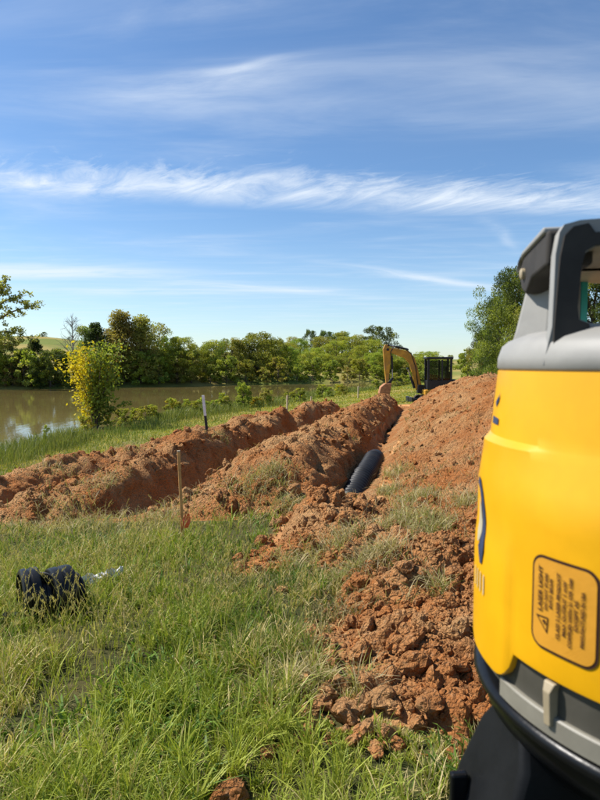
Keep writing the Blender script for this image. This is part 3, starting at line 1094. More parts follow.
# ------------------------------------------------------------------ excavator
def build_excavator():
    X0, Y0 = 8.15, 36.0
    z0 = -0.80
    root = empty('excavator', (X0, Y0, z0), R(180))       # local +x = boom side (left in the picture)
    root.scale = (1.08, 1.08, 1.08)
    tag(root, 'yellow mini excavator with black cab digging at the far trench end', 'excavator')
    # tracks
    for sy in (-0.72, 0.72):
        pts = []
        L, r = 1.9, 0.27
        for k in range(13):
            a = -math.pi / 2 + math.pi * k / 12
            pts.append((L / 2 - r + r * math.cos(a), r + r * math.sin(a)))
        for k in range(13):
            a = math.pi / 2 + math.pi * k / 12
            pts.append((-L / 2 + r + r * math.cos(a), r + r * math.sin(a)))
        tr = MB().prism(pts, 0.34, Matrix.Translation((0.15, sy, 0))).build('track', 'track_rubber', root, bevel=0.02)
        mb = MB()
        for k in range(4):
            mb.tube([(-0.45 + 0.4 * k, sy - 0.19, 0.22), (-0.45 + 0.4 * k, sy + 0.19, 0.22)], 0.13, 12)
        mb.build('roller', 'machine_black', tr)
    MB().box((0.1, 0, 0.36), (1.3, 1.15, 0.26)).build('undercarriage', 'machine_black', root, bevel=0.03)
    mb = MB().box((1.45, 0, 0.26), (0.10, 1.8, 0.40)).box((1.0, 0.45, 0.30), (0.9, 0.10, 0.12)).box((1.0, -0.45, 0.30), (0.9, 0.10, 0.12))
    mb.build('dozer_blade', 'machine_black', root, bevel=0.02)
    # house
    MB().prism([(0.75, 0.58), (0.75, 0.86), (0.2, 0.92), (-1.1, 0.92), (-1.22, 0.6)], 1.5).build('platform', 'machine_yellow', root, bevel=0.04)
    MB().prism([(-0.5, 0.92), (-0.5, 1.42), (-0.9, 1.46), (-1.24, 1.25), (-1.24, 0.80), (-1.0, 0.92)], 1.52).build('engine_cover', 'machine_black', root, bevel=0.06)
    # cab: posts, roof, panes, seat
    cab = MB()
    cx0, cx1, cy0, cy1, cz0, cz1 = -0.72, 0.62, -0.10, 0.74, 0.9, 2.56
    cab.box(((cx0 + cx1) / 2, (cy0 + cy1) / 2, cz0 + 0.24), (cx1 - cx0, cy1 - cy0, 0.48))
    for px_ in (cx0 + 0.05, cx1 - 0.05):
        for py_ in (cy0 + 0.05, cy1 - 0.05):
            cab.box((px_, py_, (cz0 + cz1) / 2), (0.11, 0.11, cz1 - cz0))
    cab.box((-0.18, cy1 - 0.04, 1.75), (0.09, 0.08, 1.5)).box((-0.18, cy0 + 0.04, 1.75), (0.09, 0.08, 1.5))
    cab.box((cx0 + 0.04, (cy0 + cy1) / 2, 1.6), (0.06, cy1 - cy0 - 0.1, 0.5))
    c = cab.build('cab', 'machine_black', root, bevel=0.02)
    MB().box((-0.04, (cy0 + cy1) / 2, cz1 + 0.04), (1.46, 0.96, 0.12)).build('roof', 'machine_black', c, bevel=0.04)
    for yy in (cy0 + 0.03, cy1 - 0.03):
        MB().box((0.20, yy, 1.9), (0.62, 0.012, 1.1)).build('window', 'cab_glass', c)
        MB().box((-0.42, yy, 1.9), (0.38, 0.012, 1.1)).build('window', 'cab_glass', c)
    MB().box((cx1 - 0.04, (cy0 + cy1) / 2, 1.85), (0.012, 0.7, 1.2)).build('windscreen', 'cab_glass', c)
    MB().box((-0.30, 0.30, 1.40), (0.45, 0.48, 0.14)).box((-0.52, 0.30, 1.78), (0.14, 0.46, 0.75)).build('seat', 'machine_black', root, bevel=0.04)
    # boom (bent), stick, bucket
    Mb = Matrix.Translation((0, -0.30, 0))
    boom = [(0.70, 0.95), (0.90, 0.80), (1.06, 0.86), (1.28, 1.75), (1.42, 2.28), (1.72, 2.62), (2.15, 2.78), (2.68, 2.98), (2.74, 3.12), (2.62, 3.20),
            (2.05, 3.12), (1.52, 2.98), (1.14, 2.62), (0.96, 2.0), (0.80, 1.3)]
    MB().prism(boom, 0.24, Mb).build('boom', 'machine_yellow', root, bevel=0.02)
    MB().box((0.80, -0.30, 0.88), (0.36, 0.42, 0.46)).build('swing_post', 'machine_black', root, bevel=0.03)
    stick = [(2.62, 3.36), (2.80, 3.36), (2.92, 3.10), (2.84, 2.2), (2.74, 1.18), (2.60, 1.16), (2.52, 2.1), (2.46, 3.0)]
    MB().prism(stick, 0.19, Mb).build('stick', 'machine_yellow', root, bevel=0.02)
    y_ = -0.30

    def ram(a, b, r, name):
        A, B = Vector((a[0], y_, a[1])), Vector((b[0], y_, b[1]))
        mid = A.lerp(B, 0.58)
        q = MB().tube([A, mid], r, 12).build(name, 'machine_black', root, smooth=True)
        MB().tube([mid, B], r * 0.55, 10).build('rod', 'machine_steel', q, smooth=True)
    ram((1.12, 0.92), (1.52, 2.02), 0.075, 'boom_cylinder')
    ram((1.55, 3.10), (2.62, 3.33), 0.060, 'stick_cylinder')
    ram((2.42, 2.75), (2.36, 1.45), 0.060, 'bucket_cylinder')
    hose = MB()
    for dy, off in ((0.14, 0.0), (-0.14, 0.03)):
        hose.tube([(0.95, y_ + dy, 1.0 + off), (1.10, y_ + dy, 2.1 + off), (1.35, y_ + dy, 2.85 + off), (1.75, y_ + dy, 3.16 + off), (2.3, y_ + dy, 3.26 + off), (2.50, y_ + dy, 2.95), (2.45, y_ + dy, 2.5)], 0.026, 6)
    hose.build('hose', 'machine_black', root)
    for (a, b, r_) in ((2.66, 3.08, 0.075), (0.92, 0.92, 0.08), (2.66, 1.20, 0.06), (1.52, 2.02, 0.055), (2.62, 3.32, 0.05), (1.55, 3.08, 0.05)):
        MB().tube([(a, y_ - 0.17, b), (a, y_ + 0.17, b)], r_, 12).build('pin', 'machine_black', root)
    MB().prism([(2.30, 1.50), (2.40, 1.52), (2.62, 1.22), (2.78, 1.02), (2.72, 0.96), (2.52, 1.12)], 0.22, Mb).build('bucket_link', 'machine_black', root)
    bk = [(2.44, 1.20), (2.80, 1.20), (3.05, 1.00), (3.13, 0.68), (3.08, 0.36), (2.94, 0.10), (2.70, -0.02), (2.60, 0.30), (2.52, 0.75)]
    b = MB().prism(bk, 0.66, Mb).build('bucket', 'bucket_rust', root, bevel=0.03)
    for k in range(4):
        MB().prism([(2.90, 0.10), (2.68, -0.02), (2.62, -0.16), (2.72, -0.12)], 0.07, Matrix.Translation((0, y_ - 0.27 + 0.18 * k, 0))).build('tooth', 'bucket_rust', b)


build_excavator()


# ------------------------------------------------------------------ laser level on its tripod
LC = Vector((0.222, 0.319, CAM_Z))


def th_r(th, z):
    """shell radius at angle th (degrees, -180..180) and height z relative to the lens"""
    d = abs(((th - 180 + 180) % 360) - 180)           # distance from the left-hand side
    if z > -0.0385:
        base = np.interp(z, [-0.0385, -0.003], [0.1145, 0.111])
    else:
        base = np.interp(z, [-0.16, -0.066, -0.0385], [0.1212, 0.121, 0.1145])
    step = 0.1145 + 0.0045 * float(sstep(-0.0385, -0.0415, z)) + 0.002 * float(sstep(-0.0415, -0.066, z))
    k = 1 - float(sstep(8, 26, d))
    if z <= -0.0385:
        base = base * (1 - k) + max(base, step) * k
    lobe = 0.0018 * (1 - float(sstep(12.0, 15.0, d))) * float(sstep(-0.085, -0.10, z))
    return float(base) + lobe


def wrap_poly(polys, name, mat, parent, off=0.0006, org=None, maxseg=0.004):
    """flat print: polygons in (angle deg, z) laid on the shell"""
    bm = bmesh.new()
    for poly in polys:
        pts = []
        for i in range(len(poly)):
            a, b = poly[i], poly[(i + 1) % len(poly)]
            L = math.hypot(math.radians(b[0] - a[0]) * 0.121, b[1] - a[1])
            n = max(1, int(L / maxseg))
            for k in range(n):
                pts.append((a[0] + (b[0] - a[0]) * k / n, a[1] + (b[1] - a[1]) * k / n))
        vs_ = [bm.verts.new((p[0] * 0.002, p[1], 0)) for p in pts]
        bm.faces.new(vs_)
    bmesh.ops.triangulate(bm, faces=bm.faces[:])
    bmesh.ops.subdivide_edges(bm, edges=[e for e in bm.edges if e.calc_length() > 0.006], cuts=2, use_grid_fill=True)
    for v in bm.verts:
        th, z = v.co.x / 0.002, v.co.y
        r = th_r(((th + 180) % 360) - 180, z) + off
        v.co = (r * math.cos(R(th)), r * math.sin(R(th)), z)
    me = bpy.data.meshes.new(name)
    bm.to_mesh(me)
    bm.free()
    return link(name, me, mat, parent)


def round_rect(x0, x1, y0, y1, r, n=6):
    P = []
    for (cx, cy, a0) in ((x1 - r, y1 - r, 0), (x0 + r, y1 - r, 90), (x0 + r, y0 + r, 180), (x1 - r, y0 + r, 270)):
        for k in range(n + 1):
            a = R(a0 + 90 * k / n)
            P.append((cx + r * math.cos(a), cy + r * math.sin(a)))
    return P


def text_mesh(body, size, extra=1.0):
    cu = bpy.data.curves.new('t', 'FONT')
    cu.body = body
    cu.size = size
    cu.align_x = 'LEFT'
    cu.resolution_u = 2
    cu.offset = size * 0.03
    ob = bpy.data.objects.new('t', cu)
    COL.objects.link(ob)
    dg = bpy.context.evaluated_depsgraph_get()
    me = bpy.data.meshes.new_from_object(ob.evaluated_get(dg))
    V = np.array([v.co[:] for v in me.vertices]); F = [tuple(p.vertices) for p in me.polygons]
    bpy.data.objects.remove(ob)
    bpy.data.curves.remove(cu)
    bpy.data.meshes.remove(me)
    return V, F


def build_laser():
    root = empty('laser_level', LC)
    tag(root, 'yellow and grey rotating laser level with carry cage in the right foreground', 'laser level')
    # --- yellow shell, angle by angle
    NA = 288
    zs_t = [-0.003, -0.0032, -0.012, -0.024, -0.034, -0.0385, -0.0400, -0.0415, -0.046, -0.052, -0.058, -0.066, -0.075, -0.085, -0.095, -0.105, -0.118, -0.130]
    V, F = [], []
    rows = len(zs_t) + 4
    for k in range(NA):
        th = -180 + 360 * k / NA
        d = abs(((th - 180 + 180) % 360) - 180)
        zb = -0.143 - 0.016 * math.sqrt(max(0.0, 1 - min(1.0, max(0.0, (d - 6.5) / 8.0)) ** 2.6))
        for i, z in enumerate(zs_t):
            r = th_r(th, z) - (0.001 if i == 0 else 0)
            V.append((r * math.cos(R(th)), r * math.sin(R(th)), z))
        for (dz, dr) in ((-0.003, 0), (-0.0006, 0.0003), (0.0, 0.0015), (0.001, 0.008)):
            z = zb - dz if dz < 0 else zb + dz
            z = {0: zb + 0.003, 1: zb + 0.0006, 2: zb, 3: zb + 0.001}[[-0.003, -0.0006, 0.0, 0.001].index(dz)]
            r = th_r(th, z) - dr
            V.append((r * math.cos(R(th)), r * math.sin(R(th)), z))
    for k in range(NA):
        k2 = (k + 1) % NA
        for i in range(rows - 1):
            F.append((k * rows + i, k * rows + i + 1, k2 * rows + i + 1, k2 * rows + i))
    body = MB().add(V, F).build('body', 'yellow_shell', root, smooth=True, angle=30)
    # --- grey collar under the cage
    MB().lathe([(0.06, -0.0035), (0.1095, -0.0035), (0.1115, -0.0015), (0.1112, 0.004), (0.1090, 0.0105), (0.1055, 0.0135), (0.095, 0.0175), (0.080, 0.0195), (0.03, 0.0195)], 96).build(
        'collar', 'grey_casting', root, smooth=True, angle=50)
    # --- carry cage: two window frames joined by side bars
    cage = empty('carry_cage', (0, 0, 0)); cage.parent = root
    bpy.data.objects.remove(cage)
    u = Vector((0.985, -0.174, 0)); v = Vector((0.174, 0.985, 0))
    FL = Vector((0.1174, 0.285, 0)) - Vector((LC.x, LC.y, 0))

    def frame(off, thick, x0, lean, wl, name):
        out = [(x0 - 0.002, 0.000), (x0 + 0.001 + lean * 0.2, 0.018), (x0 + lean * 0.8, 0.052), (x0 + lean + 0.0010, 0.0620), (x0 + lean + 0.003, 0.0655), (x0 + lean + 0.010, 0.0672), (x0 + 0.08, 0.0700)]
        W = 0.20
        outer = out + [(W - a, b) for a, b in reversed(out[:-1])]
        inn = [(x0 + wl + 0.006, 0.0195), (x0 + wl + 0.001, 0.0215), (x0 + wl - 0.001, 0.027), (x0 + wl + lean * 0.35, 0.046), (x0 + wl + lean * 0.5 + 0.0015, 0.0520), (x0 + wl + lean * 0.5 + 0.006, 0.0548), (x0 + 0.08, 0.0580)]
        inner = inn + [(W - a, b) for a, b in reversed(inn[:-1])]
        n = len(outer)
        V, F = [], []
        for q in (off, off + thick):
            for loop in (outer, inner):
                for (a, z) in loop:
                    V.append(FL + u * a + v * q + Vector((0, 0, z)))
        for i in range(n):
            j = (i + 1) % n
            if i < n - 1:
                F += [(i, j, n + j, n + i), (2 * n + i, 3 * n + i, 3 * n + j, 2 * n + j), (i, 2 * n + i, 2 * n + j, j), (n + i, n + j, 3 * n + j, 3 * n + i)]
        # sill between the feet
        F += [(n - 1, 0, n, 2 * n - 1), (3 * n - 1, 4 * n - 1, 3 * n, 2 * n), (n - 1, 3 * n - 1, 2 * n, 0), (2 * n - 1, n, 3 * n, 4 * n - 1)]
        return MB().add(V, F).build(name, 'grey_casting', root, bevel=0.0016, seg=3, smooth=True, angle=50)
    frame(0.0, 0.009, 0.0, 0.003, 0.0125, 'front_frame')
    for sx in (0, 1):  # thin dark panels laid over the face of the front frame
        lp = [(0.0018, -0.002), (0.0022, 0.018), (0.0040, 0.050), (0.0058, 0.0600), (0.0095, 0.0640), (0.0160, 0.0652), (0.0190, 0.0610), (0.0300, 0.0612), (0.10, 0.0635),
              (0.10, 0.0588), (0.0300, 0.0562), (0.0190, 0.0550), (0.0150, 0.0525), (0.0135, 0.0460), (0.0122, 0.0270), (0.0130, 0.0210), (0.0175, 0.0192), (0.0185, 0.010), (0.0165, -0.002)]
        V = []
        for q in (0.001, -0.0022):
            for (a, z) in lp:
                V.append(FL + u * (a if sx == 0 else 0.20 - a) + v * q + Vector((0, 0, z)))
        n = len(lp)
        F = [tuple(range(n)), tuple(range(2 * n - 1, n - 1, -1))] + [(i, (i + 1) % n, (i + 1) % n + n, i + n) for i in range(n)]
        MB().add(V, F).build('dark_panel', 'cage_dark', root)
    # rear left / rear right posts, wide and leaning in
    for sx in (0, 1):
        mb = MB()
        V = []
        for z, c, wd in ((0.010, 0.011, 0.0150), (0.020, 0.012, 0.0125), (0.044, 0.0155, 0.0100), (0.050, 0.0165, 0.0095)):
            ctr = FL + v * 0.069 + u * (c if sx == 0 else 0.20 - c) + Vector((0, 0, z))
            ax = Vector((math.cos(R(-60)), math.sin(R(-60)), 0)) if sx == 0 else Vector((math.cos(R(40)), math.sin(R(40)), 0))
            ay = Vector((-ax.y, ax.x, 0))
            for a, b in ((-1, -1), (1, -1), (1, 1), (-1, 1)):
                V.append(ctr + ax * a * wd + ay * b * 0.010)
        F = [(0, 1, 2, 3), (12, 15, 14, 13)]
        for lv in range(3):
            for k in range(4):
                k2 = (k + 1) % 4
                F.append((lv * 4 + k, lv * 4 + k2, lv * 4 + 4 + k2, lv * 4 + 4 + k))
        mb.add(V, F).build('post', 'grey_casting', root, bevel=0.003, seg=3, smooth=True, angle=50)
    # top bars along the sides and across the back
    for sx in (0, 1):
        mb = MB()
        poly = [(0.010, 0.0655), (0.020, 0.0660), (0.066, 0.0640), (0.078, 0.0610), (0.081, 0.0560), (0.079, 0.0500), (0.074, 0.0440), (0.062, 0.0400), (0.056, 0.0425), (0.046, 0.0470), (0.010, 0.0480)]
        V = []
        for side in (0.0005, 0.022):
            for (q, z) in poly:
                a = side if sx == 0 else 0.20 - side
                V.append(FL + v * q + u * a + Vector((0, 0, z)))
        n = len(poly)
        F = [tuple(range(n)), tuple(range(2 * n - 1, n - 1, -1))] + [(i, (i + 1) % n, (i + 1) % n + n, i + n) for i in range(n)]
        mb.add(V, F).build('side_bar', 'cage_dark', root, bevel=0.002, seg=3, smooth=True, angle=50)
        pl = [(0.012, 0.0672), (0.066, 0.0655), (0.079, 0.0620), (0.084, 0.0560), (0.0815, 0.0555), (0.077, 0.0605), (0.066, 0.0625), (0.012, 0.0640)]
        V = []
        for side in (-0.0010, 0.024):
            for (q, z) in pl:
                V.append(FL + v * q + u * (side if sx == 0 else 0.20 - side) + Vector((0, 0, z)))
        n = len(pl)
        F = [tuple(range(n)), tuple(range(2 * n - 1, n - 1, -1))] + [(i, (i + 1) % n, (i + 1) % n + n, i + n) for i in range(n)]
        MB().add(V, F).build('top_rail', 'grey_casting', root, bevel=0.001, seg=2, smooth=True, angle=50)
    rb = MB()
    a, b = FL + v * 0.070 + u * 0.02 + Vector((0, 0, 0.0595)), FL + v * 0.070 + u * 0.18 + Vector((0, 0, 0.0595))
    rb.box((a + b) / 2, ((b - a).length, 0.014, 0.010), Matrix.Rotation(math.atan2(u.y, u.x), 3, 'Z'))
    rb.build('rear_bar', 'grey_casting', root, bevel=0.002)
    # bolt head on the side bar
    c = FL + v * 0.066 + u * 0.0003 + Vector((0, 0, 0.0525))
    MB().tube([c + u * 0.003, c - u * 0.0015, c - u * 0.0022], [0.0032, 0.0032, 0.0022], 14).build('bolt', 'beige_clip', root, smooth=True)
    # lantern: roof plate and four glass edges
    MB().lathe([(0.0, 0.0545), (0.090, 0.0545), (0.092, 0.0555), (0.090, 0.0575), (0.0, 0.0575)], 48).build('lantern_roof', 'beige_clip', root, smooth=True)
    for q in (113.4, 293.4):
        for dq, rr_, w_, mat_, nm_ in ((0.0, 0.088, 0.0042, 'turquoise', 'glass_edge'), (2.9, 0.0895, 0.0036, 'grey_casting', 'glass_frame')):
            dv = Vector((math.cos(R(q + dq)), math.sin(R(q + dq)), 0))
            MB().box(dv * rr_ + Vector((0, 0, 0.036)), (w_, 0.004, 0.038), Matrix.Rotation(R(q - 113.4), 3, 'Z')).build(nm_, mat_, root)
    # --- base bands
    MB().lathe([(0.10, -0.130), (0.1180, -0.130), (0.1180, -0.1650), (0.10, -0.1650)], 96).build('dark_band', 'grey_dark_band', root, smooth=True, angle=30)
    mb = MB().lathe([(0.1160, -0.1600), (0.1197, -0.1600), (0.1205, -0.1608), (0.1205, -0.1695), (0.1160, -0.1695)], 96, R(-171), R(-10), closed=True)
    mb.build('light_band', 'grey_light_band', root, smooth=True, angle=30)
    for q in (-153.5, -93.0, -33.0, 60.0):
        d = Vector((math.cos(R(q)), math.sin(R(q)), 0))
        t_ = Vector((-d.y, d.x, 0))
        V = []
        for z, r1, wd in ((-0.1640, 0.1225, 0.0018), (-0.1480, 0.1235, 0.0020), (-0.1440, 0.1215, 0.0030)):
            for a, r_ in ((-1, 0.112), (1, 0.112), (1, r1), (-1, r1)):
                V.append(d * r_ + t_ * a * wd + Vector((0, 0, z)))
        F = [(0, 3, 2, 1), (8, 9, 10, 11)]
        for lv in range(2):
            for k in range(4):
                k2 = (k + 1) % 4
                F.append((lv * 4 + k, lv * 4 + k2, lv * 4 + 4 + k2, lv * 4 + 4 + k))
        MB().add(V, F).build('clip', 'beige_clip', root, bevel=0.0005)
    # --- print on the left flank
    sw = [(170.5, -0.0625), (173.5, -0.0640), (176.2, -0.070), (178.6, -0.079), (180.2, -0.090), (180.4, -0.100), (179.4, -0.1075), (177.8, -0.1085), (176.6, -0.1040),
          (175.8, -0.0995), (177.2, -0.0965), (177.6, -0.092), (177.0, -0.084), (175.2, -0.076), (172.6, -0.0695), (169.5, -0.067)]
    wrap_poly([sw], 'logo', 'print_blue', root)
    wrap_poly([[(173.0, -0.074), (175.0, -0.0785), (176.7, -0.0855), (177.3, -0.092), (176.6, -0.0962), (175.0, -0.098), (173.2, -0.092)]], 'logo_fill', 'print_grey', root)
    wrap_poly([[(a, -0.1135), (a + 0.7, -0.1120), (a + 0.7, -0.1225), (a, -0.1245)] for a in (173.0, 175.6, 178.2, 180.8)], 'logo_stripes', 'print_grey', root)
    wrap_poly([[(171.3, -0.0205), (174.6, -0.0165), (175.2, -0.0150), (174.8, -0.0195), (172.4, -0.0235)], [(169.5, -0.0285), (176.6, -0.0290), (176.8, -0.0325), (170.0, -0.0325)]], 'lettering_mark', 'print_blue', root)
    # --- warning label
    T0, T1, Z0, Z1 = -158.8, -142.6, -0.1300, -0.0865
    k = 180 / math.pi / 0.1216

    def uv(a, b):
        return (T0 + a * k, Z0 + b)
    Wd, Hd = (T1 - T0) / k, Z1 - Z0

    def rr(m, r):
        return [uv(a, b) for a, b in round_rect(m, Wd - m, m, Hd - m, r)]
    lab = wrap_poly([rr(0.0, 0.0065)], 'warning_label', 'print_brown', root, 0.0005, maxseg=0.002)
    wrap_poly([rr(0.0013, 0.0054)], 'label_face', 'label_paper', lab, 0.0008, maxseg=0.002)
    # triangle with beam star
    tri = [(0.0042, 0.0150), (0.0096, 0.0150), (0.0090, 0.0082)]
    tri = [(0.0032, 0.0152), (0.0104, 0.0158), (0.0098, 0.0082)]
    cx_, cy_ = sum(p[0] for p in tri) / 3, sum(p[1] for p in tri) / 3
    small = [(cx_ + (a - cx_) * 0.76, cy_ + (b - cy_) * 0.76) for a, b in tri]
    ring = []
    for i in range(3):
        j = (i + 1) % 3
        ring.append([uv(*tri[i]), uv(*tri[j]), uv(*small[j]), uv(*small[i])])
    star = []
    for i in range(16):
        a = 2 * math.pi * i / 16
        q = 0.0011 if i % 2 == 0 else 0.00045
        star.append(uv(cx_ + q * math.cos(a) + 0.0003, cy_ + q * math.sin(a)))
    wrap_poly(ring + [star], 'hazard_symbol', 'print_brown', lab, 0.0011)
    # lettering runs up the label
    lines = [('LASER LIGHT', 0.0054, 0.0176, 0.00245, 0.0210), ('DO NOT STARE', 0.0085, 0.0190, 0.0019, 0.0170), ('INTO BEAM', 0.0112, 0.0205, 0.0019, 0.0135),
             ('CLASS 2 LASER PRODUCT', 0.0152, 0.0080, 0.0021, 0.0300), ('MAX OUTPUT 1 mW', 0.0183, 0.0105, 0.0020, 0.0250), ('COMPLIES WITH 21 CFR 1040', 0.0212, 0.0065, 0.0020, 0.0310),
             ('EXCEPT AS', 0.0240, 0.0150, 0.0020, 0.0135), ('MANUFACTURED IN USA', 0.0270, 0.0088, 0.0020, 0.0245)]
    Vs, Fs = [], []
    for body_, a0, b0, size, length in lines:
        V_, F_ = text_mesh(body_, size * 1.25)
        sc = length / max(1e-6, V_[:, 0].max())
        o = len(Vs)
        for p in V_:
            th, z = uv(a0 + 0.0012 - p[1], b0 + p[0] * sc)
            r = th_r(th, z) + 0.0012
            Vs.append((r * math.cos(R(th)), r * math.sin(R(th)), z))
        Fs += [tuple(i + o for i in f) for f in F_]
    MB().add(Vs, Fs).build('lettering', 'print_brown', lab)

    # --- tripod
    zb = gz(LC.x, LC.y)
    Hh = CAM_Z - 0.1695 - zb
    tp = empty('tripod', (LC.x, LC.y, zb))
    tag(tp, 'black headed tripod with pale legs carrying the laser level', 'tripod')
    prof = [(0.05, Hh), (0.1165, Hh), (0.1190, Hh - 0.0004), (0.1214, Hh - 0.0022), (0.1219, Hh - 0.0045), (0.1210, Hh - 0.0065), (0.1160, Hh - 0.0078), (0.1165, Hh - 0.0100), (0.1150, Hh - 0.0190),
            (0.110, Hh - 0.0230), (0.105, Hh - 0.030), (0.098, Hh - 0.036), (0.05, Hh - 0.036)]
    MB().lathe([(r, z - 0.001) for r, z in prof], 96).build('head', 'black_gloss', tp, smooth=True, angle=50)
    for q in (-174, -54, 66):
        d = Vector((math.cos(R(q)), math.sin(R(q)), 0)); t_ = Vector((-d.y, d.x, 0))
        # hinge bracket
        mb = MB()
        V = []
        for (dz, r0, r1, wd) in ((-0.012, 0.075, 0.112, 0.014), (-0.030, 0.075, 0.117, 0.026), (-0.060, 0.070, 0.128, 0.031), (-0.095, 0.080, 0.137, 0.033), (-0.125, 0.095, 0.141, 0.031)):
            for a, r_ in ((-1, r0), (1, r0), (1, r1), (-1, r1)):
                V.append(d * r_ + t_ * a * wd + Vector((0, 0, Hh + dz)))
        F = [(0, 3, 2, 1), (16, 17, 18, 19)]
        for lv in range(4):
            for kk in range(4):
                k2 = (kk + 1) % 4
                F.append((lv * 4 + kk, lv * 4 + k2, lv * 4 + 4 + k2, lv * 4 + 4 + kk))
        br = mb.add(V, F).build('bracket', 'black_plastic', tp, bevel=0.004, seg=3, smooth=True, angle=50)
        rot = Matrix.Rotation(R(q), 3, 'Z')
        MB().box(d * 0.1365 + t_ * 0.012 + Vector((0, 0, Hh - 0.085)), (0.012, 0.007, 0.05), rot).build('clamp_lever', 'black_gloss', br, bevel=0.002)
        MB().box(d * 0.1335 - t_ * 0.014 + Vector((0, 0, Hh - 0.075)), (0.010, 0.005, 0.04), rot).build('clamp_rib', 'black_gloss', br, bevel=0.0015)
        # leg: two rails and an inner slat
        top = d * 0.125 + Vector((0, 0, Hh - 0.105))
        foot = d * 0.62
        lg = MB()
        for a in (-0.026, 0.026):
            lg.tube([top + t_ * a, top.lerp(foot, 0.60) + t_ * a], 0.010, 10)
        lg.tube([top.lerp(foot, 0.45), foot + Vector((0, 0, 0.05))], 0.013, 10)
        fw = float(ground_z(np.array([LC.x + foot.x]), np.array([LC.y + foot.y]))[0]) - zb
        leg = lg.build('leg', 'aluminium_leg', tp, smooth=True)
        MB().tube([top.lerp(foot, 0.96) + Vector((0, 0, 0.02)), foot + Vector((0, 0, fw - 0.03))], [0.016, 0.003], 10).build('spike', 'black_plastic', leg)


build_laser()


# ------------------------------------------------------------------ trees and shrubs
def unit(v):
    return v / np.maximum(np.linalg.norm(v, axis=-1, keepdims=True), 1e-9)


def leaf_quads(P, size, r, upbias=0.35, aspect=0.6):
    """one bent leaf-clump face per point"""
    n = len(P)
    nrm = unit(r.normal(size=(n, 3)) + np.array([0, 0, upbias]))
    a = unit(np.cross(nrm, r.normal(size=(n, 3))))
    b = np.cross(nrm, a)
    s = (size * r.uniform(0.6, 1.35, n))[:, None]
    k = aspect
    V = np.stack([P - a * s, P + b * s * k + nrm * s * 0.18, P + a * s, P - b * s * k + nrm * s * 0.18], 1).reshape(-1, 3)
    F = np.arange(4 * n).reshape(n, 4)
    return V, F


PAL = {
    'green': ((0.150, 0.195, 0.032), (0.320, 0.350, 0.060)),
    'bright': ((0.237, 0.269, 0.035), (0.448, 0.431, 0.061)),
    'olive': ((0.220, 0.220, 0.048), (0.420, 0.370, 0.085)),
    'dark': ((0.036, 0.058, 0.016), (0.100, 0.130, 0.034)),
    'rust': ((0.230, 0.180, 0.060), (0.420, 0.300, 0.090)),
    'yellow': ((0.44, 0.32, 0.018), (0.64, 0.49, 0.035)),
    'grey': ((0.192, 0.175, 0.099), (0.282, 0.250, 0.143)),
}


def make_crown(seed, nclump, nleaf, leaf, shape='round', pal='green', pal2=None, f2=0.0, low=0.12, wid=0.40, airy=0.0):
    """unit-height tree: returns crown mesh, trunk mesh"""
    r = np.random.default_rng(seed)
    # clump centres
    C = []
    while len(C) < nclump:
        z = r.uniform(low, 0.97)
        q = (z - low) / (1 - low)
        if shape == 'round':
            R_ = wid * math.sqrt(max(0, 1 - (2 * q - 0.9) ** 2 / 1.25))
        elif shape == 'cone':
            R_ = wid * (1 - q) ** 0.8 + 0.02
        elif shape == 'column':
            R_ = wid * (0.75 + 0.25 * math.sin(q * 7 + seed)) * (1 - q ** 4)
        else:
            R_ = wid * (1 - 0.55 * q)
        a = r.uniform(0, 6.283)
        d = R_ * math.sqrt(r.uniform(0.12, 1.0)) * (1 + 0.22 * math.sin(3 * a + seed) + 0.12 * math.sin(5 * a + seed * 2 + z * 5))
        C.append((d * math.cos(a), d * math.sin(a), z))
    C = np.array(C)
    csz = r.uniform(0.055, 0.125, nclump) * (1.0 if shape != 'cone' else 0.75) * (1 - 0.35 * airy)
    idx = r.choice(nclump, nleaf, p=csz ** 2 / np.sum(csz ** 2))
    dirs = unit(r.normal(size=(nleaf, 3)))
    rad = csz[idx] * r.uniform(0.35, 1.0, nleaf) ** 0.6
    P = C[idx] + dirs * rad[:, None] * np.array([1.0, 1.0, 0.78])
    P[:, 2] = np.clip(P[:, 2], 0.01, 1.03)
    V, F = leaf_quads(P, np.full(nleaf, leaf), r, 0.75)
    lo, hi = np.array(PAL[pal][0]), np.array(PAL[pal][1])
    tone = np.clip(r.uniform(0, 1, nclump)[idx] * 0.65 + r.uniform(0, 0.35, nleaf), 0, 1)[:, None]
    col = lo + (hi - lo) * tone
    if pal2:
        lo2, hi2 = np.array(PAL[pal2][0]), np.array(PAL[pal2][1])
        pick = (r.uniform(0, 1, nclump)[idx] + r.uniform(-0.15, 0.15, nleaf)) < f2
        col = np.where(pick[:, None], lo2 + (hi2 - lo2) * tone, col)
    cm = mesh_np('crown', V, F, colors=np.repeat(col, 4, 0))
    # trunk and limbs
    mb = MB()
    top = 0.80 if shape in ('cone', 'column') else 0.62
    path = [(0.012 * math.sin(k * 1.3 + seed), 0.012 * math.cos(k * 1.7 + seed), -0.03 + (top + 0.03) * k / 6) for k in range(7)]
    mb.tube(path, [0.026 * (1 - 0.8 * k / 6) + 0.003 for k in range(7)], 7)
    for c in C[r.choice(nclump, min(nclump, 16), replace=False)]:
        z0 = max(0.08, min(top, c[2] * r.uniform(0.45, 0.75)))
        k = (z0 + 0.03) / (top + 0.03) * 6
        i0 = int(min(5, k))
        p0 = Vector(path[i0]).lerp(Vector(path[i0 + 1]), k - i0)
        p2 = Vector(c)
        p1 = p0.lerp(p2, 0.5) + Vector((0, 0, -0.03 + 0.05 * r.random()))
        mb.tube([p0, p1, p2], [0.010, 0.006, 0.0015], 5)
    return cm, mb


PROTO = {}


